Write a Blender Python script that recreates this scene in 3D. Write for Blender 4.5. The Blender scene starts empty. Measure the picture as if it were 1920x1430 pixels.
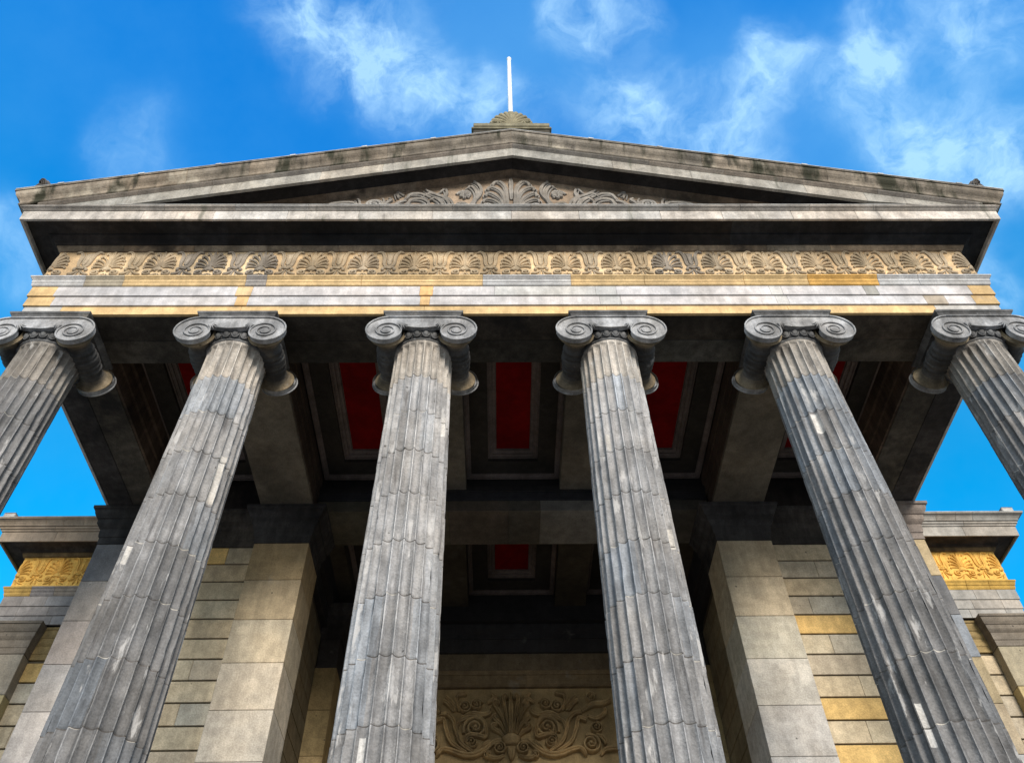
import bpy, math, random
import numpy as np
from mathutils import Vector, Matrix

# ------------------------------------------------------------------ camera, sky, sun, exposure
ZS = 12.82                      # world height of the architrave soffit; most heights below are given relative to it
scene = bpy.context.scene
R = math.radians
cam_d = bpy.data.cameras.new("camera")
cam = bpy.data.objects.new("camera", cam_d)
scene.collection.objects.link(cam)
scene.camera = cam
cam_d.sensor_fit = 'HORIZONTAL'
cam_d.sensor_width = 36.0
cam_d.lens = 36.0 * 1588.2 / 1920.0
cam_d.clip_end = 3000
def cam_matrix(pitch, yaw, roll, loc):
    cp, sp = math.cos(pitch), math.sin(pitch)
    f = Vector((math.sin(yaw)*cp, math.cos(yaw)*cp, sp)); r0 = Vector((math.cos(yaw), -math.sin(yaw), 0)); u0 = r0.cross(f)
    r = math.cos(roll)*r0 + math.sin(roll)*u0; u = -math.sin(roll)*r0 + math.cos(roll)*u0
    m = Matrix((r, u, -f)).transposed().to_4x4(); m.translation = loc
    return m
cam.matrix_world = cam_matrix(0.8639, 0.0230, -0.0207, Vector((-0.2718, -8.6596, ZS - 11.2244)))

SUN_EL, SUN_AZ = R(21), R(180 - 13)          # the sun stands behind the photographer, low and softened by haze
world = bpy.data.worlds.new("World"); scene.world = world; world.use_nodes = True
sun_d = bpy.data.lights.new("sun", 'SUN'); sun_d.energy = 2.6; sun_d.angle = R(18); sun_d.color = (1.0, 0.92, 0.82)
sun = bpy.data.objects.new("sun", sun_d); scene.collection.objects.link(sun)
sdir = Vector((math.sin(SUN_AZ)*math.cos(SUN_EL), math.cos(SUN_AZ)*math.cos(SUN_EL), math.sin(SUN_EL)))
sun.rotation_euler = sdir.to_track_quat('Z', 'Y').to_euler(); sun.location = sdir*60
vs = scene.view_settings
vs.view_transform = 'Standard'; vs.look = 'None'; vs.exposure = 0.8; vs.gamma = 1; vs.use_curve_mapping = False

SKY_STRENGTH = 0.10
LOBES = [(-0.231, 0.283, 0.931, 0.041, 0.7), (-0.179, 0.306, 0.935, 0.047, 0.9), (-0.136, 0.323, 0.937, 0.041, 0.9), (-0.091, 0.35, 0.932, 0.044, 0.9), (-0.038, 0.367, 0.929, 0.041, 0.8), (-0.003, 0.378, 0.926, 0.03, 0.6), (0.128, 0.375, 0.918, 0.044, 0.9), (0.164, 0.399, 0.902, 0.035, 0.6), (0.234, 0.408, 0.882, 0.047, 0.8), (0.273, 0.414, 0.868, 0.035, 0.7), (0.287, 0.331, 0.899, 0.035, 1.0), (0.269, 0.364, 0.892, 0.03, 0.5), (0.373, 0.292, 0.881, 0.035, 1.0), (0.396, 0.351, 0.848, 0.047, 0.7), (0.418, 0.376, 0.827, 0.035, 0.6), (0.452, 0.389, 0.803, 0.047, 1.0), (0.507, 0.385, 0.771, 0.041, 0.9), (0.084, 0.286, 0.954, 0.035, 0.8), (0.135, 0.28, 0.951, 0.035, 0.6), (0.448, 0.274, 0.851, 0.035, 0.9), (0.489, 0.269, 0.829, 0.041, 0.7), (-0.372, 0.39, 0.842, 0.041, 0.4), (-0.49, 0.463, 0.739, 0.035, 0.6), (0.512, 0.479, 0.713, 0.03, 0.5), (0.35, 0.334, 0.875, 0.041, 0.5), (0.039, 0.399, 0.916, 0.035, 0.3), (-0.1, 0.294, 0.951, 0.041, 0.5), (0.499, 0.47, 0.728, 0.03, 0.4), (0.469, 0.319, 0.824, 0.035, 0.4)]
def build_world():
    nt = world.node_tree; nt.nodes.clear(); N = nt.nodes; K = nt.links
    def nd(t, **kw):
        n = N.new(t)
        for k, v in kw.items(): setattr(n, k, v)
        return n
    def math_(op, a, b=None, c=None, clamp=False):
        n = nd('ShaderNodeMath', operation=op, use_clamp=clamp)
        for i, x in enumerate((a, b, c)):
            if x is None: continue
            if isinstance(x, (int, float)): n.inputs[i].default_value = x
            else: K.new(x, n.inputs[i])
        return n.outputs[0]
    def mixc(f, a, b, mode='MIX'):
        n = nd('ShaderNodeMix', data_type='RGBA', blend_type=mode)
        for i, x in ((0, f), (6, a), (7, b)):
            if isinstance(x, (int, float)): n.inputs[i].default_value = x
            elif isinstance(x, tuple): n.inputs[i].default_value = (*x, 1)
            else: K.new(x, n.inputs[i])
        return n.outputs[2]
    tc = nd('ShaderNodeTexCoord'); d = tc.outputs['Generated']
    sky = nd('ShaderNodeTexSky', sky_type='NISHITA'); sky.sun_disc = False
    sky.sun_elevation = SUN_EL; sky.sun_rotation = SUN_AZ; sky.air_density = 1.0; sky.dust_density = 0.15; sky.ozone_density = 2.5
    hs = nd('ShaderNodeHueSaturation'); hs.inputs['Saturation'].default_value = 1.45; hs.inputs['Value'].default_value = 1.0
    hs.inputs['Hue'].default_value = 0.487
    K.new(sky.outputs[0], hs.inputs['Color'])
    sep = nd('ShaderNodeSeparateXYZ'); K.new(d, sep.inputs[0])
    hi = nd('ShaderNodeMapRange', interpolation_type='SMOOTHSTEP'); K.new(sep.outputs['Z'], hi.inputs['Value'])
    hi.inputs['From Min'].default_value = .62; hi.inputs['From Max'].default_value = .93
    base = mixc(1.0, hs.outputs[0], mixc(hi.outputs[0], SKYLOW, SKYHIGH), 'MULTIPLY')
    nb = nd('ShaderNodeTexNoise'); nb.inputs['Scale'].default_value = 5; nb.inputs['Detail'].default_value = 8; nb.inputs['Roughness'].default_value = .6; K.new(d, nb.inputs['Vector'])
    mb = nd('ShaderNodeMapRange'); K.new(nb.outputs[0], mb.inputs['Value']); mb.inputs['From Min'].default_value = .3; mb.inputs['From Max'].default_value = .7; mb.inputs['To Min'].default_value = 0; mb.inputs['To Max'].default_value = .14
    base = mixc(mb.outputs[0], base, (1.0, 3.2, 6.0))
    # ragged clouds: a warped direction, soft lobes where clouds stand, broken up by fine noise
    w = nd('ShaderNodeTexNoise', noise_dimensions='3D'); w.inputs['Scale'].default_value = 9; w.inputs['Detail'].default_value = 5
    K.new(d, w.inputs['Vector'])
    sub = nd('ShaderNodeVectorMath', operation='SUBTRACT'); K.new(w.outputs['Color'], sub.inputs[0]); sub.inputs[1].default_value = (.5, .5, .5)
    sc = nd('ShaderNodeVectorMath', operation='SCALE'); K.new(sub.outputs[0], sc.inputs[0]); sc.inputs['Scale'].default_value = 0.13
    ad = nd('ShaderNodeVectorMath', operation='ADD'); K.new(d, ad.inputs[0]); K.new(sc.outputs[0], ad.inputs[1])
    acc = None
    for (x, y, z, r, a) in LOBES:
        dist = nd('ShaderNodeVectorMath', operation='DISTANCE'); K.new(ad.outputs[0], dist.inputs[0]); dist.inputs[1].default_value = (x, y, z)
        mr = nd('ShaderNodeMapRange', interpolation_type='SMOOTHERSTEP'); K.new(dist.outputs['Value'], mr.inputs['Value'])
        mr.inputs['From Min'].default_value = 0; mr.inputs['From Max'].default_value = r*1.95
        mr.inputs['To Min'].default_value = a; mr.inputs['To Max'].default_value = 0
        acc = mr.outputs[0] if acc is None else math_('ADD', acc, mr.outputs[0])
    veil = None                                   # thin high veil between the clouds
    for (x, y, z, r, a) in ((.0, .33, .94, .22, .34), (.42, .35, .83, .26, .42), (.2, .38, .9, .2, .25), (-.36, .40, .84, .10, .18), (.50, .5, .70, .14, .25), (-.5, .47, .73, .12, .25)):
        dist = nd('ShaderNodeVectorMath', operation='DISTANCE'); K.new(ad.outputs[0], dist.inputs[0]); dist.inputs[1].default_value = (x, y, z)
        mr = nd('ShaderNodeMapRange', interpolation_type='SMOOTHERSTEP'); K.new(dist.outputs['Value'], mr.inputs['Value'])
        mr.inputs['From Min'].default_value = 0; mr.inputs['From Max'].default_value = r; mr.inputs['To Min'].default_value = a; mr.inputs['To Max'].default_value = 0
        veil = mr.outputs[0] if veil is None else math_('ADD', veil, mr.outputs[0])
    acc = math_('MINIMUM', acc, 1.15)
    n2 = nd('ShaderNodeTexNoise'); n2.inputs['Scale'].default_value = 21; n2.inputs['Detail'].default_value = 7; n2.inputs['Roughness'].default_value = .62
    K.new(ad.outputs[0], n2.inputs['Vector'])
    m2 = nd('ShaderNodeMapRange'); K.new(n2.outputs[0], m2.inputs['Value'])
    m2.inputs['From Min'].default_value = .33; m2.inputs['From Max'].default_value = .66; m2.inputs['To Min'].default_value = .22; m2.inputs['To Max'].default_value = 1.05
    cl = math_('MULTIPLY', acc, m2.outputs[0], clamp=True)
    # unseen bright cloud added behind the photographer to light the front neutrally
    sp = nd('ShaderNodeSeparateXYZ'); K.new(d, sp.inputs[0])
    bk = nd('ShaderNodeMapRange', interpolation_type='SMOOTHSTEP'); K.new(sp.outputs['Y'], bk.inputs['Value'])
    bk.inputs['From Min'].default_value = 0.12; bk.inputs['From Max'].default_value = -0.35; bk.inputs['To Max'].default_value = .9
    n3 = nd('ShaderNodeTexNoise'); n3.inputs['Scale'].default_value = 3; n3.inputs['Detail'].default_value = 5; K.new(d, n3.inputs['Vector'])
    m3 = nd('ShaderNodeMapRange'); K.new(n3.outputs[0], m3.inputs['Value']); m3.inputs['From Min'].default_value = .3; m3.inputs['From Max'].default_value = .6
    m3.inputs['To Min'].default_value = .45
    back = math_('MULTIPLY', bk.outputs[0], m3.outputs[0])
    pw = math_('POWER', cl, 1.25)
    col = mixc(math_('MULTIPLY', math_('MINIMUM', veil, .5), .8), base, VEIL)
    col = mixc(math_('MULTIPLY', pw, .66), col, CLOUD)
    col = mixc(back, col, FILL_CLOUD)
    bg = nd('ShaderNodeBackground'); bg.inputs['Strength'].default_value = SKY_STRENGTH
    K.new(col, bg.inputs['Color'])
    out = nd('ShaderNodeOutputWorld'); K.new(bg.outputs[0], out.inputs[0])
SKYLOW, SKYHIGH = (2.0, 2.05, 2.05), (2.2, 1.85, 2.6)
CLOUD = (3.6, 5.7, 7.4); VEIL = (1.3, 3.7, 6.4); FILL_CLOUD = (6.5, 6.6, 6.8)
build_world()

# ------------------------------------------------------------------ materials
def stone(name, mott=(.72, 1.25), scale=1.3, streak=.30, stain=None, pale=None, pits=0.0, rough=.86, bump=.35, fine=.16, base=None, spec=.25):
    """weathered stone; the base colour of each block comes from the face attribute 'tint'"""
    m = bpy.data.materials.new(name); m.use_nodes = True; nt = m.node_tree; N = nt.nodes; K = nt.links
    b = N['Principled BSDF']; b.inputs['Roughness'].default_value = rough; b.inputs['Specular IOR Level'].default_value = spec
    geo = N.new('ShaderNodeNewGeometry')
    def noise(sc, vec=(1, 1, 1), detail=5, rg=.55, off=0):
        mp = N.new('ShaderNodeMapping'); mp.inputs['Scale'].default_value = vec; mp.inputs['Location'].default_value = (off, off*.7, off*.3)
        K.new(geo.outputs['Position'], mp.inputs[0])
        t = N.new('ShaderNodeTexNoise'); t.inputs['Scale'].default_value = sc; t.inputs['Detail'].default_value = detail; t.inputs['Roughness'].default_value = rg
        K.new(mp.outputs[0], t.inputs['Vector']); return t.outputs[0]
    def rng(v, a, b_, c, d, smooth=True):
        r = N.new('ShaderNodeMapRange'); K.new(v, r.inputs['Value'])
        if smooth: r.interpolation_type = 'SMOOTHSTEP'
        for k, x in zip(('From Min', 'From Max', 'To Min', 'To Max'), (a, b_, c, d)): r.inputs[k].default_value = x
        return r.outputs[0]
    def mul(a, b_):
        n = N.new('ShaderNodeMath'); n.operation = 'MULTIPLY'; K.new(a, n.inputs[0])
        if isinstance(b_, (int, float)): n.inputs[1].default_value = b_
        else: K.new(b_, n.inputs[1])
        return n.outputs[0]
    def mix(f, a, c, mode='MIX'):
        n = N.new('ShaderNodeMix'); n.data_type = 'RGBA'; n.blend_type = mode
        for i, x in ((0, f), (6, a), (7, c)):
            if isinstance(x, (int, float)): n.inputs[i].default_value = x
            elif isinstance(x, tuple): n.inputs[i].default_value = (*x, 1)
            else: K.new(x, n.inputs[i])
        return n.outputs[2]
    if base is None:
        at = N.new('ShaderNodeAttribute'); at.attribute_name = 'tint'; col = at.outputs['Color']
    else:
        rgb = N.new('ShaderNodeRGB'); rgb.outputs[0].default_value = (*base, 1); col = rgb.outputs[0]
    big = noise(scale, detail=6)
    stv = noise(1.0, (7, 7, .8), 4, .6, 3.1)
    fin = noise(38, detail=3, off=9)
    v = mul(rng(big, .33, .68, mott[0], mott[1]), rng(stv, .3, .7, 1-streak, 1+streak*.7))
    v = mul(v, rng(fin, .25, .75, 1-fine, 1+fine))
    mid = noise(6.5, detail=5, off=17)
    v = mul(v, rng(mid, .3, .7, .86, 1.13))
    cv = N.new('ShaderNodeCombineColor')
    for i in range(3): K.new(v, cv.inputs[i])
    col = mix(1.0, col, cv.outputs[0], 'MULTIPLY')
    hue = noise(.9, detail=3, off=31)
    col = mix(mul(rng(hue, .4, .7, 0, 1), .25), col, mix(1.0, col, (1.12, .98, .80), 'MULTIPLY'))
    if pale:
        pc, amt, thr = pale
        pn = noise(1.0, (5, 5, 1.3), 6, .6, 44)
        col = mix(mul(rng(pn, thr, thr+.06, 0, 1), amt), col, pc)
    for k, st in enumerate(stain or []):
        sc_, amt, thr, ssc, vec = st
        sn = noise(ssc, vec, 6, .6, 60+13*k)
        col = mix(mul(rng(sn, thr, thr+.14, 0, 1), amt), col, sc_)
    if pits:
        vo = N.new('ShaderNodeTexVoronoi'); vo.inputs['Scale'].default_value = 3.2; K.new(geo.outputs['Position'], vo.inputs['Vector'])
        pm = mul(rng(vo.outputs['Distance'], .03, .09, 1, 0), rng(mid, .52, .56, 0, pits))
        col = mix(pm, col, (.03, .028, .025))
    K.new(col, b.inputs['Base Color'])
    bm = N.new('ShaderNodeBump'); bm.inputs['Strength'].default_value = bump; bm.inputs['Distance'].default_value = .02
    ad = N.new('ShaderNodeMath'); ad.operation = 'ADD'; K.new(mid, ad.inputs[0]); K.new(fin, ad.inputs[1]); K.new(ad.outputs[0], bm.inputs['Height'])
    K.new(bm.outputs[0], b.inputs['Normal'])
    return m

GREEN_BLACK = (.022, .024, .012)
MAT = dict(
    ashlar=stone('pale_ashlar', (.82, 1.14), 1.1, .14, stain=[((.20, .185, .165), .45, .60, 1.4, (1, 1, 1))], fine=.10, bump=.2),
    shaft=stone('weathered_shaft_stone', (.88, 1.12), 2.3, .36, pale=((.50, .485, .465), .55, .60), stain=[((.055, .05, .048), .6, .57, 1.0, (9, 9, 1.1)), ((.22, .235, .245), .4, .60, 1.1, (4, 4, .5))], pits=.8, bump=.55),
    capital=stone('sooty_capital_stone', (.62, 1.4), 2.2, .25, stain=[((.16, .13, .09), .5, .60, 2.0, (1, 1, 1)), ((.035, .034, .034), .6, .58, 1.7, (1.5, 1, .8)), ((.36, .36, .355), .5, .62, 3.1, (1.5, 1, .7))], pits=.7, bump=.45),
    fascia=stone('weathered_fascia_stone', (.75, 1.18), 1.8, .16, stain=[((.10, .10, .075), .7, .58, 1.5, (2.5, 1, .4)), ((.07, .062, .055), .6, .60, 1.0, (9, 1, .8))], bump=.35),
    cornice=stone('stained_cornice_stone', (.70, 1.25), 1.6, .16, stain=[(GREEN_BLACK, .93, .50, 1.25, (1.9, 1, .35)), ((.035, .03, .026), .75, .58, 2.0, (2.5, 1, .8)), ((.42, .37, .29), .75, .54, 1.5, (1, 1, .6))], bump=.4),
    carved=stone('carved_buff_stone', (.7, 1.25), 1.2, .2, stain=[((.075, .065, .055), .55, .57, .55, (1, 1, 1))], bump=.3),
    relief=stone('carved_grey_stone', (.75, 1.2), 2.0, .15, bump=.3),
    soot_shade=stone('soot_and_shade_stone', (.6, 1.5), .9, .3, stain=[((.008, .008, .009), .8, .56, .9, (1, 1, 1))], bump=.35),  # soot plus the deep shade of undersides, both put into the colour
    wall=stone('sandstone_wall', (.80, 1.16), .7, .12, stain=[((.05, .046, .04), .35, .62, .7, (1, 1, .7)), ((.30, .29, .26), .4, .64, 1.7, (1, 1, 1))], pits=.9, bump=.3),
    ochre=stone('new_ochre_stone', (.85, 1.12), 1.3, .1, bump=.2),
    ceiling=stone('painted_ceiling_plaster', (.7, 1.25), .8, .1, stain=[((.11, .10, .085), .5, .62, 1.1, (1, 1, 1))], bump=.15),
    red=stone('red_painted_panel', (.8, 1.15), 1.3, .10, stain=[((.07, .003, .003), .3, .56, 1.2, (1, 1, 1))], bump=.1, base=(.16, .003, .0028), fine=.08, rough=.9, spec=.1),
    lead=stone('lead_flashing', (.7, 1.2), 2.0, .1, base=(.36, .355, .335), bump=.15, rough=.6),
    slate=stone('slate_roof', base=(.06, .065, .07)),
    white=stone('white_gloss_paint', (.93, 1.04), 1.0, .05, base=(.80, .79, .74), rough=.35, bump=.03, fine=.03, spec=.5),
    paving=stone('granite_paving', (.8, 1.2), .4, .02, base=(.27, .25, .225), bump=.2),
)

# ------------------------------------------------------------------ mesh helpers (heights relative to the soffit)
class M:
    def __init__(s): s.v = []; s.f = []; s.t = []; s.s = []
    def add(s, vs_, fs, tint, smooth=False):
        o = len(s.v); s.v.extend([tuple(float(c) for c in p) for p in vs_])
        for i, f in enumerate(fs):
            s.f.append(tuple(o+j for j in f)); s.t.append(tint[i] if isinstance(tint, list) else tint); s.s.append(smooth)
    def mesh(s, name, mat, origin=(0, 0, 0)):
        me = bpy.data.meshes.new(name); ox, oy, oz = origin
        me.from_pydata([(x-ox, y-oy, z+ZS-oz) for x, y, z in s.v], [], s.f)
        a = me.attributes.new('tint', 'FLOAT_COLOR', 'FACE')
        buf = np.ones((len(s.f), 4), 'f'); buf[:, :3] = np.array(s.t, 'f'); a.data.foreach_set('color', buf.ravel())
        me.polygons.foreach_set('use_smooth', np.array(s.s, bool)); me.materials.append(MAT[mat]); me.update()
        return me
def link(o, parent=None):
    scene.collection.objects.link(o)
    if parent: o.parent = parent
    return o
def thing(name, label, cat, loc=(0, 0, 0), group=None):
    o = bpy.data.objects.new(name, None); o.location = loc; o.empty_display_size = .3; link(o)
    o['label'] = label; o['category'] = cat; o['kind'] = 'thing'
    if group: o['group'] = group
    return o
def rootloc(p):
    while p.parent: p = p.parent
    return tuple(p.location)
def part(name, m, mat, parent, label=None, origin=None):
    o = bpy.data.objects.new(name, m.mesh(name, mat, rootloc(parent) if origin is None else origin)); link(o, parent)
    if label: o['label'] = label
    return o
def placed(name, mesh, parent, loc):
    """a further copy of a carved piece; loc is in soffit-relative world coordinates"""
    o = bpy.data.objects.new(name, mesh); r = rootloc(parent); link(o, parent)
    o.location = (loc[0]-r[0], loc[1]-r[1], loc[2]+ZS-r[2]); return o

rnd = random.Random(7)
def var(t, a=.10, rg=None):
    rg = rg or rnd
    k = 1+rg.uniform(-a, a); w = rg.uniform(-a, a)*.35
    return (t[0]*k*(1+w), t[1]*k, t[2]*k*(1-w))
def box(m, x0, x1, y0, y1, z0, z1, t, b=0.0):
    if b:
        xs = (x0, x0+b, x1-b, x1); ys = (y0, y0+b, y1-b, y1); zs = (z0, z0+b, z1-b, z1)
        import itertools
        idx = {}; vs_ = []
        for ax in range(3):
            for c in itertools.product((0, 1), repeat=3):
                p = []
                for k in range(3):
                    arr = (xs, ys, zs)[k]
                    p.append((arr[0] if c[k] == 0 else arr[3]) if k == ax else (arr[1] if c[k] == 0 else arr[2]))
                idx[(ax, c)] = len(vs_); vs_.append(p)
        fs = []
        def q(ax, cs): return tuple(idx[(ax, c)] for c in cs)
        ring = {0: [(0, 0), (1, 0), (1, 1), (0, 1)]}
        for ax in range(3):
            o1, o2 = [k for k in range(3) if k != ax]
            for s_ in (0, 1):
                cs = []
                for a_, b_ in ring[0]:
                    c = [0, 0, 0]; c[ax] = s_; c[o1] = a_; c[o2] = b_; cs.append(tuple(c))
                fs.append(q(ax, cs if (s_ == 1) ^ (ax == 1) else cs[::-1]))
        for ax in range(3):          # edges along axis ax
            o1, o2 = [k for k in range(3) if k != ax]
            for a_ in (0, 1):
                for b_ in (0, 1):
                    c0 = [0, 0, 0]; c0[o1] = a_; c0[o2] = b_; c1 = list(c0); c1[ax] = 1
                    c0, c1 = tuple(c0), tuple(c1)
                    fs.append((idx[(o1, c0)], idx[(o1, c1)], idx[(o2, c1)], idx[(o2, c0)]))
        for c in itertools.product((0, 1), repeat=3): fs.append((idx[(0, c)], idx[(1, c)], idx[(2, c)]))
        m.add(vs_, fs, t); return
    vs_ = [(x, y, z) for x in (x0, x1) for y in (y0, y1) for z in (z0, z1)]
    m.add(vs_, [(0, 1, 3, 2), (4, 6, 7, 5), (0, 4, 5, 1), (2, 3, 7, 6), (0, 2, 6, 4), (1, 5, 7, 3)], t)
def grid(m, rows, t, smooth=False, closed=False, caps=False):
    n, k = len(rows), len(rows[0]); vs_ = [p for r in rows for p in r]; fs = []; ts = []
    kk = k if closed else k-1
    for i in range(n-1):
        for j in range(kk):
            a, b = i*k+j, i*k+(j+1) % k
            fs.append((a, b, b+k, a+k)); ts.append(t[i] if isinstance(t, list) else t)
    if caps:
        fs.append(tuple(range(k))[::-1]); ts.append(ts[0]); fs.append(tuple((n-1)*k+j for j in range(k))); ts.append(ts[-1])
    m.add(vs_, fs, ts, smooth)
def blocks_along(a, b, step, rg, jit=.25):
    """cut positions between a and b"""
    n = max(1, round((b-a)/step)); c = [a+(b-a)*(i+(rg.uniform(-jit, jit) if 0 < i < n else 0))/n for i in range(n+1)]
    return c[1:-1]
def sweep_u(m, prof, hx, yb, yend, cuts, tints, gap=.007, smooth=False, inset=.012, sides=(True, True)):
    """profile of (outward offset, height) swept round left side, front and right side; blocks are cut along the front"""
    def st(x, y, dx, dy, ins=0): return [(x+dx*(o-ins), y+dy*(o-ins), z) for o, z in prof]
    rows = []; ts = []
    cuts = sorted(cuts); cols = tints if isinstance(tints, list) else [tints]*(len(cuts)+1)
    if sides[0]:
        L = yend-yb; ns = max(1, round(L/1.6)); rg = random.Random(3)
        for i in range(ns, 0, -1):
            y = yb+L*i/ns
            rows.append(st(-hx, y-(.006 if i < ns else 0)+.006, -1, 0)); ts.append(cols[0])
            if i > 1 or True:
                pass
    rows.append(st(-hx, yb, -1, -1)); ts.append(cols[0])
    for i, c in enumerate(cuts):
        for dx, ins in ((-gap, 0), (0, inset), (gap, 0)):
            rows.append([(c+dx, yb-(o-ins), z) for o, z in prof]); ts.append(cols[i] if dx < 0 else cols[i+1])
    rows.append(st(hx, yb, 1, -1)); ts.append(cols[-1])
    if sides[1]:
        L = yend-yb; ns = max(1, round(L/1.6))
        for i in range(1, ns+1): rows.append(st(hx, yb+L*i/ns, 1, 0)); ts.append(cols[-1])
    grid(m, rows, ts[:-1] if len(ts) >= len(rows) else ts, smooth)
def run_x(m, prof, x0, x1, cuts, tints, gap=.006, inset=.010, smooth=False, zf=None, closed=True, zmin=-99, mitre=False):
    """closed profile of (y, z) run along x; zf(x) may lift it (for the rakes)"""
    cy = sum(p[0] for p in prof)/len(prof); cz = sum(p[1] for p in prof)/len(prof)
    rows = []; ts = []; cuts = sorted(cuts); cols = tints if isinstance(tints, list) else [tints]*(len(cuts)+1)
    zf = zf or (lambda x: 0)
    def row(x, ins=0):
        r = []; xe = x
        for y, z in prof:
            x = math.copysign(HX+YB-y, xe) if mitre and abs(xe) > 8.5 else xe
            dy, dz = cy-y, cz-z; l = math.hypot(dy, dz) or 1
            r.append((x, y+dy/l*ins, max(zmin, z+dz/l*ins+zf(x))))
        return r
    rows.append(row(x0)); ts.append(cols[0])
    for i, c in enumerate(cuts):
        for dx, ins in ((-gap, 0), (0, inset), (gap, 0)):
            rows.append(row(c+dx, ins)); ts.append(cols[i] if dx < 0 else cols[i+1])
    rows.append(row(x1))
    grid(m, rows, ts, smooth, closed=closed, caps=closed)
def lathe(m, prof, centre, axis, n, t, smooth=True, a0=0, a1=2*math.pi):
    """prof of (radius, distance along axis); axis 'y' or 'z'"""
    cx, cy, cz = centre; rows = []; full = abs(a1-a0-2*math.pi) < 1e-6
    for r, h in prof:
        row = []
        for k in range(n if full else n+1):
            a = a0+(a1-a0)*k/n
            if axis == 'z': row.append((cx+r*math.cos(a), cy+r*math.sin(a), cz+h))
            else: row.append((cx+r*math.cos(a), cy+h, cz+r*math.sin(a)))
        rows.append(row)
    grid(m, rows, t, smooth, closed=full)
def catmull(p, n):
    p = [np.array(q, float) for q in p]
    if len(p) == 2: return [p[0]+(p[1]-p[0])*i/n for i in range(n+1)]
    q = [2*p[0]-p[1]]+p+[2*p[-1]-p[-2]]; out = []; segs = len(p)-1
    for i in range(n+1):
        u = i/n*segs; k = min(int(u), segs-1); u -= k
        a, b, c, d = q[k:k+4]
        out.append(.5*((2*b)+(c-a)*u+(2*a-5*b+4*c-d)*u*u+(3*b-a-3*c+d)*u**3))
    return out
LEAF = ((-1, 0), (-.95, .55), (-.7, 1), (-.25, .62), (0, .5), (.25, .62), (.7, 1), (.95, .55), (1, 0))
RIDGE = ((-1, 0), (-.93, .65), (-.78, .9), (-.62, .5), (-.4, .97), (-.2, .5), (.03, 1), (.25, .5), (.45, .97), (.65, .5), (.83, .85), (.95, .6), (1, 0))
ROUND = ((-1, 0), (-.9, .5), (-.5, .9), (0, 1), (.5, .9), (.9, .5), (1, 0))
def strip(m, path, w, h, y0, t, n=14, sec=LEAF, taper=(.35, 1, .55), sx=1, ox=0, oz=0, tip=.35):
    """a carved leaf, stem or scroll standing h proud of the face y0, along a path of (x, z)"""
    P = catmull(path, n); rows = []
    for i, p in enumerate(P):
        d = P[min(i+1, n)]-P[max(i-1, 0)]; l = math.hypot(*d) or 1; nx, nz = -d[1]/l, d[0]/l
        u = i/n; a, b, c = taper
        ww = w*(a+(b-a)*min(1, u/.55) if u < .55 else b+(c-b)*(u-.55)/.45)
        hh = h*(.6+.4*min(1, u*3))
        if i == n: ww *= tip; hh *= .6
        rows.append([(sx*(p[0]+nx*ww*o)+ox, y0-hh*e, p[1]+nz*ww*o+oz) for o, e in (sec if sx > 0 else sec[::-1])])
    grid(m, rows, t, True)
    for r in (rows[0], rows[-1]): m.add(r, [tuple(range(len(r)))], t)
def spiral_pts(cx, cz, r, turns, start, sgn, kend=.16, n=10):
    out = []; N_ = int(turns*n)
    for i in range(N_+1):
        u = i/N_; rr = r*(1-u)+r*kend*u; a = start+sgn*2*math.pi*turns*u
        out.append((cx+rr*math.cos(a), cz+rr*math.sin(a)))
    return out
def spiral(m, cx, cz, r, turns, start, sgn, w, h, y0, t, sx=1, ox=0, oz=0, eye=True):
    p = spiral_pts(cx, cz, r, turns, start, sgn)
    strip(m, p, w, h, y0, t, n=int(turns*22), sec=ROUND, taper=(1, .8, .55), sx=sx, ox=ox, oz=oz)
    if eye: dome(m, [(cx+r*.2*math.cos(a*.7854), cz+r*.2*math.sin(a*.7854)) for a in range(8)], h*1.1, y0, t, sx, ox, oz)
def dome(m, poly, h, y0, t, sx=1, ox=0, oz=0, inner=.6):
    cx = sum(p[0] for p in poly)/len(poly); cz = sum(p[1] for p in poly)/len(poly)
    rows = [[(sx*(cx+(x-cx)*s)+ox, y0-h*e, cz+(z-cz)*s+oz) for x, z in poly] for s, e in ((1, 0), (.96, .55), (.8, .9), (inner, 1))]
    if sx < 0: rows = [r[::-1] for r in rows]
    grid(m, rows, t, True, closed=True); m.add(rows[-1], [tuple(range(len(poly)))], t, True)
def rect_loft(m, x0, x1, y0, y1, prof, t):
    """mouldings round a rectangular coffer: prof of (inset, height)"""
    grid(m, [[(x0+i, y0+i, z), (x1-i, y0+i, z), (x1-i, y1-i, z), (x0+i, y1-i, z)] for i, z in prof], t, closed=True)

# ------------------------------------------------------------------ colours of the stones (linear)
PALE = (.46, .44, .435); PALE2 = (.42, .408, .388); OCHRE = (.55, .385, .19); TAN = (.47, .345, .205); TAN_DK = (.20, .155, .11)
GREY = (.218, .215, .214); CAPGREY = (.105, .106, .108); FACEGREY = (.265, .267, .272); FASCIA = (.44, .41, .375); SIMA = (.195, .165, .13); BLACK = (.022, .021, .021)
BEAM = (.125, .108, .083); SOFFIT = (.040, .036, .031); TRIM = (.13, .105, .095); BROWN = (.07, .048, .034)  # BLACK and SOFFIT carry underside shade in the colour, besides soot
ANTA = (.25, .215, .155); WALLS = [(.46, .375, .25), (.47, .395, .275), (.42, .36, .27), (.60, .41, .16), (.42, .385, .31)]
GOLD = (.70, .43, .105); DARKC = (.040, .036, .034)

S = 3.0; XI = [(i-2.5)*S for i in range(6)]; YB = -.5; YW = 4.33

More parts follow.
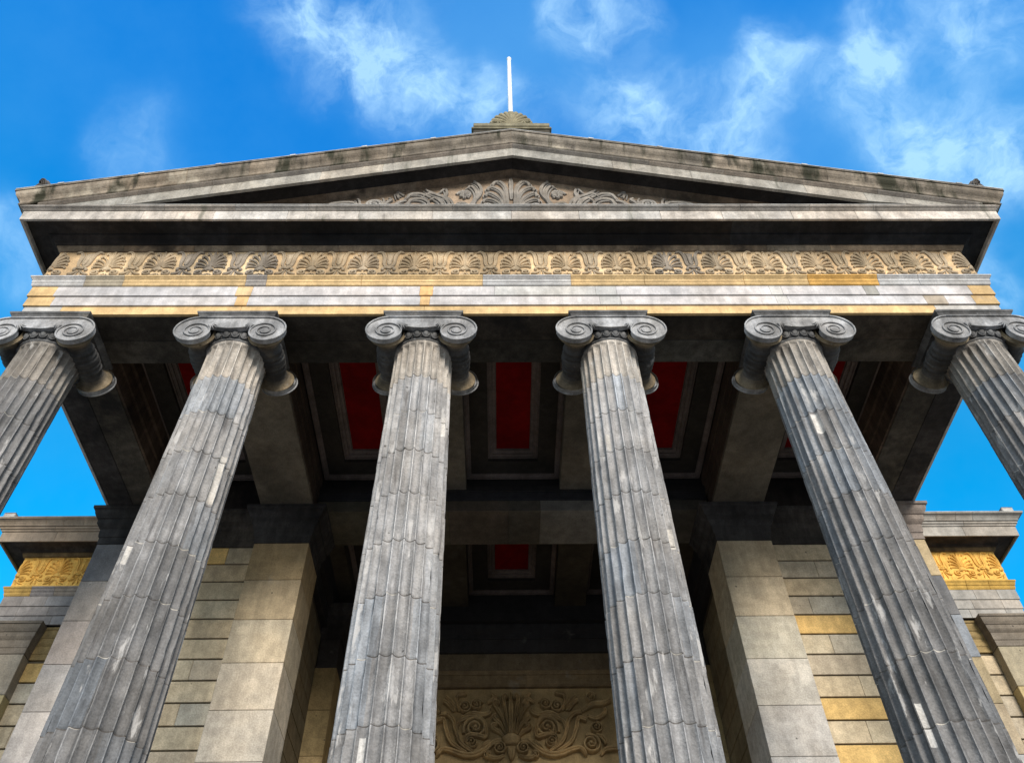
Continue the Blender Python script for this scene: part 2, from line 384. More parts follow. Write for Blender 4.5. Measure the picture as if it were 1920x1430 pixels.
# ------------------------------------------------------------------ ground and steps (below the picture)
def structure(name, m, mat):
    o = bpy.data.objects.new(name, m.mesh(name, mat)); link(o); o['kind'] = 'structure'; return o
m = M(); g = 400
m.add([(-g, -g, -ZS), (g, -g, -ZS), (g, g, -ZS), (-g, g, -ZS)], [(0, 1, 2, 3)], (.17, .155, .135)); structure('ground', m, 'paving')
m = M()
for k in range(10): box(m, -9.6-.3*k, 9.6+.3*k, -1.3-.33*k, 9.0, -10.72-.21*(k+1)+.002*k, -10.72-.21*k, (.25, .235, .21), .012)
structure('steps', m, 'wall')

# ------------------------------------------------------------------ columns
def smooth_noise(rg, shape, ax0, it):
    a = rg.random(shape)
    for _ in range(it): a = (np.roll(a, 1, ax0)+a*2+np.roll(a, -1, ax0))/4
    return a
JOINTS = [-1.45-.79*k for k in range(11)]
def shaft_mesh(ci, tint_of):
    rg = np.random.default_rng(40+ci)
    tops = [-.625]+JOINTS; bots = JOINTS+[-10.2]
    zs, ins, dr = [], [], []
    for d, (a, b) in enumerate(zip(tops, bots)):
        if d == 0: zz = [-.625, -.65, -.684, -.69, -.70, -.715, -.735, -.76]+list(np.linspace(-.80, b+.035, 8))
        else: zz = [a-.007]+list(np.linspace(a-.04, b+.04, 10))
        zz += [b+.007]
        for z in zz: zs.append(z); ins.append(0); dr.append(d)
        if d < len(bots)-1: zs.append(b); ins.append(.009); dr.append(d)
    zs = np.array(zs); ins = np.array(ins); dr = np.array(dr); n = len(zs)
    t_in = np.array([0, .07, .15, .26, .40, .55, .70, .81, .90, .965]); ff = .10
    t_in = np.append(t_in, 1.0)
    fr = np.concatenate([[0, ff], ff+(1-ff)*t_in])
    depth = np.concatenate([[0, 0], .054*np.clip(1-(2*t_in-1)**2, 0, 1)**.78])
    NF = 24; k = len(fr)
    th = -math.pi/2 + 2*math.pi/NF*((np.arange(NF)[:, None]+fr[None, :]-.55)).ravel()
    dep = np.tile(depth, NF); fl = np.repeat(np.arange(NF), k)
    edge = np.exp(-((np.tile(fr, NF)-ff/2)**2)/(.08**2))+np.exp(-((np.tile(fr, NF)-1-ff/2)**2)/(.08**2))
    r0 = np.where(zs > -1.2, .468, .47+.0125*(-1.2-zs)); r0 = r0 + np.where(zs > -.66, .012, 0)
    tjit = rg.normal(0, .003, 14)[dr]; rjit = rg.normal(0, .0022, 14)[dr]
    endf = np.sqrt(np.clip((-.685-zs)/.085, 0, 1))             # round flute heads under the necking
    chip = smooth_noise(rg, (n, NF), 0, 1)
    chip = np.clip(chip-.66, 0, 1)*np.where(zs < -1.0, 1, .2)[:, None]*.085
    fluted = np.repeat(chip, k, 1)*edge[None, :]
    lump = smooth_noise(rg, (n, NF*k), 1, 6); lump = smooth_noise(rg, (n, NF*k), 0, 2)*.5+lump*.5
    Rr = (r0+rjit-ins)[:, None]-dep[None, :]*endf[:, None]-fluted+(lump-.5)*.007
    T = th[None, :]+tjit[:, None]
    X = Rr*np.cos(T); Y = Rr*np.sin(T); Z = np.repeat(zs[:, None], NF*k, 1)
    mm = M(); kk = NF*k
    rm = random.Random(ci*7+1); mortar = [[(.42, .40, .36) if rm.random() < .16 else (.10, .093, .088) for _ in range(NF)] for _ in range(14)]
    mm.v = list(zip(X.ravel().tolist(), Y.ravel().tolist(), Z.ravel().tolist()))
    for i in range(n-1):
        zc = (zs[i]+zs[i+1])/2
        jnt = ins[i] > 0 or ins[i+1] > 0
        for j in range(kk):
            q = j % k
            if q == 1 or q == k-1: continue
            a, b = i*kk+j, i*kk+j+1
            mm.f.append((a, a+kk, b+kk, b)); mm.s.append(True)
            d_ = dr[i] if ins[i] == 0 else dr[i+1]
            mm.t.append(mortar[d_ % 14][int(fl[j])] if jnt else tint_of(d_, zc, (math.degrees(th[j]+.01)+270) % 360-270, int(fl[j]), q == 0))
    return mm
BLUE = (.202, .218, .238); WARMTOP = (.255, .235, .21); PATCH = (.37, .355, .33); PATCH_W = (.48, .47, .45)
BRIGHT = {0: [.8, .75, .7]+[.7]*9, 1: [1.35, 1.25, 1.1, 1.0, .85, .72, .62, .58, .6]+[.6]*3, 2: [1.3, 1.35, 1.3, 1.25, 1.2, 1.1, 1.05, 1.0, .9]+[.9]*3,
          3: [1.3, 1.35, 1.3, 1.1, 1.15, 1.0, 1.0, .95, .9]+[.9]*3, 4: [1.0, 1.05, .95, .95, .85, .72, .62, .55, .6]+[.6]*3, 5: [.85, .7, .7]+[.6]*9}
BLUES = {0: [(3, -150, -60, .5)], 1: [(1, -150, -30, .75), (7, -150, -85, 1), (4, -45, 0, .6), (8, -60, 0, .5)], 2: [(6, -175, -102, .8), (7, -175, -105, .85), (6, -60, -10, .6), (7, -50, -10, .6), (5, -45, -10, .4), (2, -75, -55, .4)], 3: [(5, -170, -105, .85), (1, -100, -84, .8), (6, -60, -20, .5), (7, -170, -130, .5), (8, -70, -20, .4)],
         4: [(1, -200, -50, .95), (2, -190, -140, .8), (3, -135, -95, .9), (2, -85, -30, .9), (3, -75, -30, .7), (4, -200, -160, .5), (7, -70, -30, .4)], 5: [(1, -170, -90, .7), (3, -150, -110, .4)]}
PATCHES = {0: [(-70, -60, -3.3, -2.9)], 1: [(-37, -16, -3.75, -2.9), (-128, -119, -4.9, -4.6)], 2: [(-110, -102, -7.5, -7.07), (-30, -16, -2.5, -2.15)],
           3: [(-47, -32, -4.65, -4.3), (-134, -121, -2.96, -2.7)], 4: [(-131, -113, -2.68, -2.3), (-144, -136, -7.2, -6.7)], 5: []}
COL_LABELS = [
    "dark fluted column at the picture's left edge, its capital partly cut off",
    "second fluted column from the left, with dark blue-grey flutes low on its shaft",
    "fluted column left of the central red ceiling panel, a white repair strip near its foot",
    "pale grey fluted column just right of the central red ceiling panel",
    "fluted column second from the right with one bright white repair block high on its shaft",
    "fluted column at the picture's right edge, only its upper shaft in view"]
def volute_face(m, sgn):
    """scroll face at y = sgn * .62 facing outward: a plate, the spiral rims and the eyes"""
    yf = .615 if sgn < 0 else .53
    cz = -.545; ex = .545; kd = .105; xk = 1.10
    def sp(a):                   # spiral radius after angle a, starting at the top
        return .345*math.exp(-kd*a)
    poly = []
    for i in range(0, 25):       # left scroll outline from the top, outward, round to its inner side
        a = i/24*math.pi*1.72; ang = math.pi/2+a
        poly.append((-ex+xk*sp(a)*math.cos(ang), cz+sp(a)*math.sin(ang)))
    low = [(-.30, -.43), (-.17, -.468), (0, -.485), (.17, -.468), (.30, -.43)]
    full = poly+low+[(-x, z) for x, z in poly[::-1]]
    fr = [(x, sgn*(yf-.014), z) for x, z in full]; bk = [(x, sgn*(yf-.085), z) for x, z in full]
    n = len(full)
    m.add(fr+bk, [tuple(range(n)) if sgn > 0 else tuple(range(n))[::-1]]+[(i, (i+1) % n, n+(i+1) % n, n+i) for i in range(n)], FACEGREY)
    # raised rims
    for sx in (-1, 1):
        pts = []
        for i in range(0, 76):
            a = i/75*math.pi*5.5; ang = math.pi/2+a; r = sp(a)*(1 if a < 14 else 1)
            pts.append((sx*(ex-xk*r*math.cos(ang)), sgn*yf, cz+r*math.sin(ang), (.0155-.005*i/75)))
        if sx == 1: pass
        tube(m, [p[:3] for p in pts], [p[3] for p in pts], FACEGREY, 7)
        lathe(m, [(.078, 0), (.075, .012), (.055, .026), (.02, .032), (.001, .033)] if sgn > 0 else [(.001, -.033), (.02, -.032), (.055, -.026), (.075, -.012), (.078, 0)], (sx*ex, sgn*(yf-.018), cz), 'y', 18, FACEGREY)
    tube(m, [(-ex, sgn*yf, cz+.345), (-.2, sgn*yf, cz+.348), (.2, sgn*yf, cz+.348), (ex, sgn*yf, cz+.345)], [.0155]*4, FACEGREY, 7)
    lowp = [(-ex+.10, cz+sp(2*math.pi)-.02), (-.40, -.395)]+low+[(.40, -.395), (ex-.10, cz+sp(2*math.pi)-.02)]
    tube(m, [(p[0], sgn*yf, p[1]) for p in catmull(lowp, 24)], [.011]*25, FACEGREY, 6)
def tube(m, pts, rad, t, n=8):
    P = [np.array(p, float) for p in pts]; rows = []
    for i, p in enumerate(P):
        d = P[min(i+1, len(P)-1)]-P[max(i-1, 0)]; d = d/(np.linalg.norm(d) or 1)
        up = np.array((0, 1, 0.)) if abs(d[1]) < .9 else np.array((0, 0, 1.))
        a = np.cross(d, up); a /= np.linalg.norm(a); b = np.cross(d, a)
        rows.append([tuple(p+rad[i]*(a*math.cos(2*math.pi*k/n)+b*math.sin(2*math.pi*k/n))) for k in range(n)])
    grid(m, rows, t, True, closed=True, caps=True)
def capital_pieces():
    ech = M()                    # quarter-round with egg and dart, bead necking
    lathe(ech, [(.47, -.64), (.495, -.628), (.503, -.612), (.495, -.598), (.475, -.592), (.482, -.588), (.52, -.55), (.548, -.50), (.55, -.45), (.53, -.40), (.4, -.38)], (0, 0, 0), 'z', 72, CAPGREY)
    lathe(ech, [(.44, -.40), (.44, -.12)], (0, 0, 0), 'z', 32, DARKC)
    box(ech, -.50, .50, -.47, .47, -.40, -.16, DARKC)
    for k in range(24):
        a = 2*math.pi*(k+.5)/24; ca, sa = math.cos(a), math.sin(a)
        rows = []                # the egg
        for i in range(7):
            ph = math.pi*i/6; rr = .050*math.sin(ph)+.001; zz = -.530+.066*math.cos(ph)
            rc = .535-.10*max(0, -.47-zz)*1.3
            rows.append([((rc+.046*math.sin(ph)*math.cos(b))*ca-rr*math.sin(b)*sa, (rc+.046*math.sin(ph)*math.cos(b))*sa+rr*math.sin(b)*ca, zz) for b in [2*math.pi*q/10 for q in range(10)]])
        grid(ech, rows, CAPGREY, True, closed=True)
        sh = []
        for i in range(11):      # its shell
            ph = math.pi*i/10; off = .064*math.cos(ph); zz = -.485-.110*math.sin(ph); rc = .545-.14*max(0, -.47-zz)
            sh.append((rc*ca-off*sa, rc*sa+off*ca, zz))
        tube(ech, sh, [.011]*11, CAPGREY, 5)
        a2 = 2*math.pi*k/24      # dart
        tube(ech, [(.545*math.cos(a2), .545*math.sin(a2), -.45), (.525*math.cos(a2), .525*math.sin(a2), -.53), (.5*math.cos(a2), .5*math.sin(a2), -.575)], [.012, .010, .003], CAPGREY, 5)
    for sx in (-1, 1):           # small palmettes in the corners between scroll and egg moulding
        for sg in (-1, 1):
            for q, (dx, dz) in enumerate(((-.11, .0), (-.10, -.045), (-.075, -.085), (-.04, -.11))):
                x0, z0 = sx*.345, -.425; ya = -.632 if sg < 0 else .545
                tube(ech, [(x0, ya, z0), (x0+sx*dx*.55, ya-sg*-.012, z0+dz*.35+.012), (x0+sx*dx*1.15, ya-sg*.02, z0+dz)], [.012, .021, .006], FACEGREY, 6)
    aba = M()
    prof = [(-.004, .60), (-.03, .60), (-.045, .592), (-.06, .575), (-.09, .560), (-.125, .545), (-.125, .0)]
    rows = [[(-hw-.045, -hw, z), (hw+.045, -hw, z), (hw+.045, hw, z), (-hw-.045, hw, z)] for z, hw in prof[:-1]]
    grid(aba, rows, CAPGREY, closed=True, caps=True)
    bol = {}
    for sx in (-1, 1):
        b = M(); P = []
        half = [(.0, .205), (.022, .215), (.045, .205), (.06, .19), (.08, .203), (.10, .208), (.12, .20), (.14, .186), (.17, .190), (.19, .202), (.21, .198), (.225, .184), (.25, .176), (.29, .176), (.34, .186), (.39, .205), (.415, .222), (.435, .245), (.45, .265), (.458, .278), (.462, .283), (.478, .283), (.48, .26), (.52, .26)]
        prof_ = [(r, -y) for y, r in half[::-1]]+[(r, y) for y, r in half[1:]]
        bt = []
        for (r1, y1), (r2, y2) in zip(prof_[:-1], prof_[1:]):
            f_ = max(0, min(1, (abs(y1+y2)/2-.30)/.15)); bt.append(tuple(a*(1-f_)+b_*f_ for a, b_ in zip((.062, .061, .060), (.21, .165, .105))))
        lathe(b, prof_, (sx*.545, 0, -.50), 'y', 40, bt)
        bol[sx] = b
    vf = {sg: M() for sg in (-1, 1)}
    for sg in (-1, 1): volute_face(vf[sg], sg)
    return ech, aba, bol, vf
ZBASE = ZS-10.72
ech, aba, bol, vf = capital_pieces(); o0 = (0, 0, ZBASE)
me_ech = ech.mesh('capital', 'capital', o0); me_aba = aba.mesh('abacus', 'capital', o0)
me_bol = {k: b.mesh('bolster', 'capital', o0) for k, b in bol.items()}; me_vf = {k: b.mesh('volute_face', 'capital', o0) for k, b in vf.items()}
bs = M()
lathe(bs, [(.60, -10.15), (.615, -10.19), (.64, -10.20), (.68, -10.24), (.68, -10.29), (.64, -10.33), (.62, -10.37), (.66, -10.42), (.73, -10.45), (.75, -10.50), (.73, -10.55)], (0, 0, 0), 'z', 64, GREY)
box(bs, -.78, .78, -.78, .78, -10.72, -10.55, GREY, .01)
me_base = bs.mesh('base', 'shaft', o0)
for ci, x in enumerate(XI):
    t = thing('ionic_column', COL_LABELS[ci], 'column', (x, 0, ZBASE), 'ionic columns across the temple front')
    br = BRIGHT[ci]; rg = random.Random(90+ci); drumv = [rg.uniform(.92, 1.08) for _ in range(14)]; flv = [[rg.uniform(.925, 1.075) for _ in range(24)] for _ in range(14)]
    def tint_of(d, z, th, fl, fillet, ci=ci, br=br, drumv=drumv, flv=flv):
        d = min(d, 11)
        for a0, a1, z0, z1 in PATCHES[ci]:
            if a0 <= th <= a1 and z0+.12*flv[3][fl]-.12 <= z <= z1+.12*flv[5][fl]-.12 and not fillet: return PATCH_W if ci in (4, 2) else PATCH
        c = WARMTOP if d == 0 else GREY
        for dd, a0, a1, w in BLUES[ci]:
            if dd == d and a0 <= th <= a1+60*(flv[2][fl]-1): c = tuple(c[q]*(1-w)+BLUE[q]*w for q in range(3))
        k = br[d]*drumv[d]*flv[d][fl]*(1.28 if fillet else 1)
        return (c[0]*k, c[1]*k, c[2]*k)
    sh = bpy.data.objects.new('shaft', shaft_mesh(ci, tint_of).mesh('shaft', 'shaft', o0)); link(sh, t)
    cp = link(bpy.data.objects.new('capital', me_ech), t)
    link(bpy.data.objects.new('abacus', me_aba), cp)
    for sg in (-1, 1): link(bpy.data.objects.new('volute_face', me_vf[sg]), cp); link(bpy.data.objects.new('bolster', me_bol[sg]), cp)
    link(bpy.data.objects.new('base', me_base), t)

# ------------------------------------------------------------------ portico: everything the columns carry
port = thing('temple_portico', "sandstone portico roof on six columns, with carved frieze and triangular pediment", 'portico', (0, 1.5, 0))
HX = 8.0; rg = random.Random(11)
# architrave: three fasciae, each of long pale blocks with some ochre replacements
def fascia(m, o, z0, z1, cuts, tints): sweep_u(m, [(o-.05, z0), (o, z0), (o, z1), (o-.12, z1)], HX, YB, YW+.4, cuts, tints, gap=.004, inset=.008)
m = M()
fascia(m, .030, .0, .207, [-7.42, -4.5, -1.5, 1.5, 4.5, 6.95], [PALE2, OCHRE, var(OCHRE, .04), var(OCHRE, .04), var(OCHRE, .04), var(OCHRE, .04), PALE2])
c2 = [-7.62, -4.62, -4.42, -1.58, -1.42, 1.4, 1.75, 4.35, 4.55, 6.85, 7.2, 7.66]
fascia(m, .060, .214, .447, c2, [OCHRE, var(PALE, .05), (.54, .36, .17), var(PALE, .05), (.56, .37, .18), var(PALE, .04), var(PALE2, .05), var(PALE, .04), var(PALE2, .05), var(PALE, .05), (.36, .31, .25), var(PALE, .05), OCHRE])
c3 = [-7.66, -4.66, -4.40, -1.60, -1.38, -.35, 1.35, 1.7, 4.3, 4.5, 5.9, 6.12, 7.7]
fascia(m, .085, .456, .705, c3, [OCHRE, var(PALE, .05), (.50, .36, .20), var(PALE, .05), (.58, .36, .16), var(PALE, .04), var(PALE2, .05), var(PALE2, .05), var(PALE, .04), var(PALE2, .05), var(PALE, .05), (.27, .26, .235), var(PALE, .05), OCHRE])
part('architrave', m, 'ashlar', port)
# its underside, soot and shade both in its colour, and the beams that run back from it
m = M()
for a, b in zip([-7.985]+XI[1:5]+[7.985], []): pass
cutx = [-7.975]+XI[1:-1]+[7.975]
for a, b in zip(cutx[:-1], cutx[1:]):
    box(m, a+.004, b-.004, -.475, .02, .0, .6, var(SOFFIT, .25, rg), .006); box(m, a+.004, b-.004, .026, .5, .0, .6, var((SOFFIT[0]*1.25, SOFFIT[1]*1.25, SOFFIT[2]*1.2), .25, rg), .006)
part('architrave_soffit', m, 'soot_shade', port)
for sx in (-1, 1):
    m = M()
    x0, x1 = sorted((sx*6.94, sx*7.975))
    xm = sx*7.5
    box(m, min(xm, sx*6.94)+.003, max(xm, sx*6.94)-.003, .507, 4.33, .001, .62, (.055, .048, .038), .008); box(m, min(xm, sx*7.975)+.003, max(xm, sx*7.975)-.003, .507, 4.33, .001, .62, (.034, .031, .030), .008)
    for k, (xa, z0, z1) in enumerate(((6.90, .02, .30), (6.86, .31, .58), (6.81, .59, .86))): box(m, min(sx*xa, sx*6.99), max(sx*xa, sx*6.99), .51, 4.33, z0, z1, BROWN, .004)
    part('end_beam', m, 'soot_shade', port)
    m = M(); xa, xb = sorted((sx*3.97, sx*5.0))
    box(m, xa, xb, .507, 4.33, .0, .55, BEAM, .01)
    for z0, z1, o in ((.08, .34, .012), (.35, .58, .03), (.59, .86, .05)):
        box(m, xa-o, xa+.05, .51, 4.33, z0, z1, BROWN, .004); box(m, xb-.05, xb+o, .51, 4.33, z0, z1, BROWN, .004)
    part('ceiling_beam', m, 'ceiling', port)
    m = M(); xa, xb = sorted((sx*.955, sx*1.90)); box(m, xa, xb, .51, 4.26, .5, .95, BEAM, .008); part('ceiling_rib', m, 'ceiling', port)
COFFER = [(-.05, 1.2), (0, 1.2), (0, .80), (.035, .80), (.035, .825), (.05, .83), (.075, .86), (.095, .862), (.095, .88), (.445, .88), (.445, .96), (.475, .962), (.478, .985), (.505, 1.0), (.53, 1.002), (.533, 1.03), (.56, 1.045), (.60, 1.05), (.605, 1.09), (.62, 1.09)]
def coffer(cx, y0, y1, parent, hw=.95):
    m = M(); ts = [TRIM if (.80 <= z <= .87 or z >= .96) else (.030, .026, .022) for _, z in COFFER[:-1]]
    rect_loft(m, cx-hw, cx+hw, y0, y1, COFFER, ts); c = part('ceiling_coffer', m, 'ceiling', parent)
    r = M(); i = .62; box(r, cx-hw+i-.004, cx+hw-i+.004, y0+i-.004, y1-i+.004, 1.086, 1.12, (.1, 0, 0)); part('red_panel', r, 'red', c)
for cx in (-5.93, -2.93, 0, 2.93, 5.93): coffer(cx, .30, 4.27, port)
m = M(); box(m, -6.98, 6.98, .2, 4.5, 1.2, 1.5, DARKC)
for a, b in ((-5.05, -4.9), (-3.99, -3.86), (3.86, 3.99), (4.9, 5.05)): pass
part('ceiling_slab', m, 'soot_shade', port)
# taenia moulding
m = M(); tb = [-7.25, -6.6, -4.55, -4.2, -2.6, -.55, .95, 2.2, 3.9, 5.0, 6.2, 6.9]
tt = [PALE2, (.34, .29, .21), OCHRE, (.30, .27, .24), OCHRE, var(OCHRE, .05), PALE2, OCHRE, var(OCHRE, .05), (.52, .36, .17), (.58, .33, .09), PALE2, PALE2]
tt = [tuple(c*q for c, q in zip(t_, (.86, .88, .92))) for t_ in tt]
sweep_u(m, [(.05, .708), (.09, .708), (.105, .715), (.115, .735), (.118, .785), (.127, .79), (.130, .855), (.140, .862), (.158, .885), (.172, .895), (.175, .925), (.04, .945)], HX, YB, YW+.4, tb, tt)
part('moulding', m, 'ochre', port)
# frieze with its carved band
m = M(); cf = [-7.15, -5.75, -4.3, -2.95, -1.3, .1, 1.45, 2.7, 4.1, 5.6, 6.7]
sweep_u(m, [(.06, .93), (.06, 1.83)], HX, YB, YW+.4, cf, [var(TAN, .16) for _ in range(12)], gap=.004)
frieze = part('frieze', m, 'carved', port)
def palmette(m, t, sides=(-1, 1), h=.048, s=1.0):
    """anthemion: fan of leaves over two scrolls; centre of the fan at (0, 1.33)"""
    Z0 = 1.33
    if len(sides) == 2: strip(m, [(0, Z0+.02), (0, Z0+.25), (0, 1.815)], .042, h, 0, t, n=12, taper=(.5, 1, .12))
    tips = [((.02, .04), (.03, .22), (.075, .385), (.115, .40), (.118, .36)), ((.035, .03), (.065, .19), (.145, .30), (.19, .315), (.195, .27)),
            ((.05, .02), (.10, .13), (.19, .20), (.235, .205), (.238, .165)), ((.06, 0), (.13, .065), (.21, .10), (.25, .095), (.25, .055)), ((.07, -.02), (.14, .0), (.215, .0), (.252, -.01), (.245, -.045))]
    for sd in sides:
        for q, p in enumerate(tips): strip(m, [(x, Z0+z) for x, z in p], .0245-.001*q, h*(1-.04*q), 0, t, n=13, taper=(.45, 1, .75), sx=sd)
        spiral(m, .155, 1.145, .085, 1.6, math.pi*.75, -1, .021, h, 0, t, sx=sd)
        strip(m, [(.02, 1.20), (.07, 1.235), (.10, 1.205)], .022, h, 0, t, n=8, sec=ROUND, sx=sd)
        strip(m, [(.0, 1.14), (.05, 1.06), (.08, .98)], .014, h*.7, 0, t, n=6, sec=ROUND, sx=sd); strip(m, [(.03, 1.13), (.12, 1.04), (.22, 1.0)], .018, h*.7, 0, t, n=6, sec=ROUND, sx=sd)
    c = [(-.095, 1.235), (-.06, 1.30), (-.02, 1.345), (.02, 1.345), (.06, 1.30), (.095, 1.235)]
    if len(sides) == 1: c = [(sides[0]*abs(x), z) for x, z in ((0, 1.235), (0, 1.35), (.02, 1.345), (.06, 1.30), (.095, 1.235))]; c = c if sides[0] > 0 else c[::-1]
    dome(m, c[::-1], h*.8, 0, t)
def lotus(m, t, h=.045):
    for sd in (-1, 1):
        strip(m, [(.01, 1.335), (.07, 1.36), (.092, 1.46), (.092, 1.60), (.115, 1.715), (.17, 1.785), (.245, 1.755)], .038, h, 0, t, n=18, taper=(.5, 1, .35), sx=sd)
        strip(m, [(.0, 1.40), (.03, 1.43), (.035, 1.55), (.045, 1.68), (.075, 1.77)], .016, h*.8, 0, t, n=10, sec=ROUND, sx=sd)
        strip(m, [(.01, 1.29), (.06, 1.30), (.105, 1.265), (.10, 1.225), (.07, 1.24)], .026, h, 0, t, n=10, sec=ROUND, sx=sd, taper=(.8, 1, .7))
        strip(m, [(.0, 1.235), (.05, 1.17), (.12, 1.115), (.18, 1.115)], .026, h*.9, 0, t, n=8, sx=sd)
        strip(m, [(.01, 1.20), (.035, 1.10), (.05, .99)], .018, h*.7, 0, t, n=6, sec=ROUND, sx=sd)
    dome(m, [(-.05, 1.42), (-.055, 1.6), (-.05, 1.78), (.05, 1.78), (.055, 1.6), (.05, 1.42), (0, 1.36)], h*.45, 0, t, inner=.8)
    dome(m, [(-.05, 1.255), (-.04, 1.30), (.04, 1.30), (.05, 1.255)][::-1], h, 0, t)
def mk(fn, tint, mat, nm, **kw):
    mm = M(); fn(mm, tint, **kw); return mm.mesh(nm, mat, (0, 0, ZS))
TN = [(.36, .285, .19), (.32, .26, .185), (.23, .20, .165)]
PALM = [mk(palmette, t_, 'carved', 'palmette') for t_ in TN]; LOTUS = [mk(lotus, t_, 'carved', 'lotus_flower') for t_ in TN]
FY = YB-.06+.004; PIT = .8855
for k in range(-8, 9): placed('palmette', PALM[2 if k in (-6, -5, 3) else rg.choice((0, 0, 1))], frieze, (.02+k*PIT, FY, 0))
for k in range(-9, 9): placed('lotus_flower', LOTUS[2 if k in (-6, -7, 3) else rg.choice((0, 0, 1))], frieze, (.02+(k+.5)*PIT, FY, 0))
for sd in (-1, 1):
    o = placed('palmette', mk(palmette, TN[1], 'carved', 'palmette', sides=(-sd,)), frieze, (sd*(HX+.055), FY, 0)); o.scale = (1.05, 1, 1)
    o = placed('palmette', mk(palmette, TN[1], 'carved', 'palmette', sides=(sd,)), frieze, (sd*(HX+.056), FY+.0, 0)); o.rotation_euler.z = sd*math.pi/2
    for k in range(1, 5):
        o = placed('palmette', PALM[1], frieze, (sd*(HX+.056), YB+k*PIT, 0)); o.rotation_euler.z = sd*math.pi/2
# horizontal cornice
m = M(); cc = [-6.55, -5.3, -4.0, -2.75, -1.45, -.05, 1.15, 2.6, 3.7, 4.95, 6.1]
cn = [var(FASCIA, .12) for _ in range(12)]
sweep_u(m, [(.60, 2.075), (.60, 1.985), (.612, 1.978), (.645, 1.978), (.648, 1.985), (.662, 2.225), (.655, 2.232)], HX, YB, YW+.4, cc, cn, gap=.006, inset=.012)
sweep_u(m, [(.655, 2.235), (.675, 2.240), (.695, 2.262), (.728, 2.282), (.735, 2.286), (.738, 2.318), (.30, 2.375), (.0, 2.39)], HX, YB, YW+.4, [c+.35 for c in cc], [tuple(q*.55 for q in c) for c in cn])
cor = part('cornice', m, 'fascia', port)
m = M()
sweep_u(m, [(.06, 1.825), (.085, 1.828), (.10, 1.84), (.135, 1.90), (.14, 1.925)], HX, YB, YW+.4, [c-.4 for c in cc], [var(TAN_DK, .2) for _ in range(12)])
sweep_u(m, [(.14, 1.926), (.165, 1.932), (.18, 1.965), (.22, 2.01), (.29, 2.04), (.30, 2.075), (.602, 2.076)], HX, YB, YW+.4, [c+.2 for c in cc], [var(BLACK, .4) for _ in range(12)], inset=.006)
part('cornice_soffit', m, 'soot_shade', port)
# pediment
SL = .287
zr = lambda x: -SL*abs(x)
m = M(); TY = YB-.18
for a, b in zip([-8.2, -6.0, -3.9, -2.1, -.7, 0, .7, 2.1, 3.9, 6.0], [-6.0, -3.9, -2.1, -.7, 0, .7, 2.1, 3.9, 6.0, 8.2]):
    t_ = var((.25, .185, .13), .06); za, zb = max(2.41, 4.6+zr(a)), max(2.41, 4.6+zr(b))
    m.add([(a+.003, TY, 2.38), (b-.003, TY, 2.38), (b-.003, TY, zb), (a+.003, TY, za)], [(0, 1, 2, 3)], t_)
m.add([(-8.3, TY+.03, 2.3), (8.3, TY+.03, 2.3), (0, TY+.03, 4.75)], [(0, 1, 2)], DARKC)
tym = part('tympanum', m, 'carved', port)
RK = [(.885, 5.165), (.89, 5.125), (.868, 5.12), (.865, 5.08), (.852, 5.03), (.822, 4.985), (.79, 4.95), (.768, 4.91), (.760, 4.86), (.770, 4.825), (.752, 4.81)]
RK2 = [(.752, 4.806), (.745, 4.80), (.745, 4.785), (.735, 4.775), (.712, 4.755), (.69, 4.735)]
RK3 = [(.69, 4.728), (.684, 4.722), (.675, 4.435), (.62, 4.43), (.62, 4.62)]
RK4 = [(.618, 4.535), (.34, 4.60), (.325, 4.530), (.27, 4.520), (.22, 4.50), (.20, 4.495), (.19, 4.455), (.16, 4.45)]
def closed(pr, back=.1): return [(YB-o, z) for o, z in pr]+[(YB-back, pr[-1][1]), (YB-back, pr[0][1])]
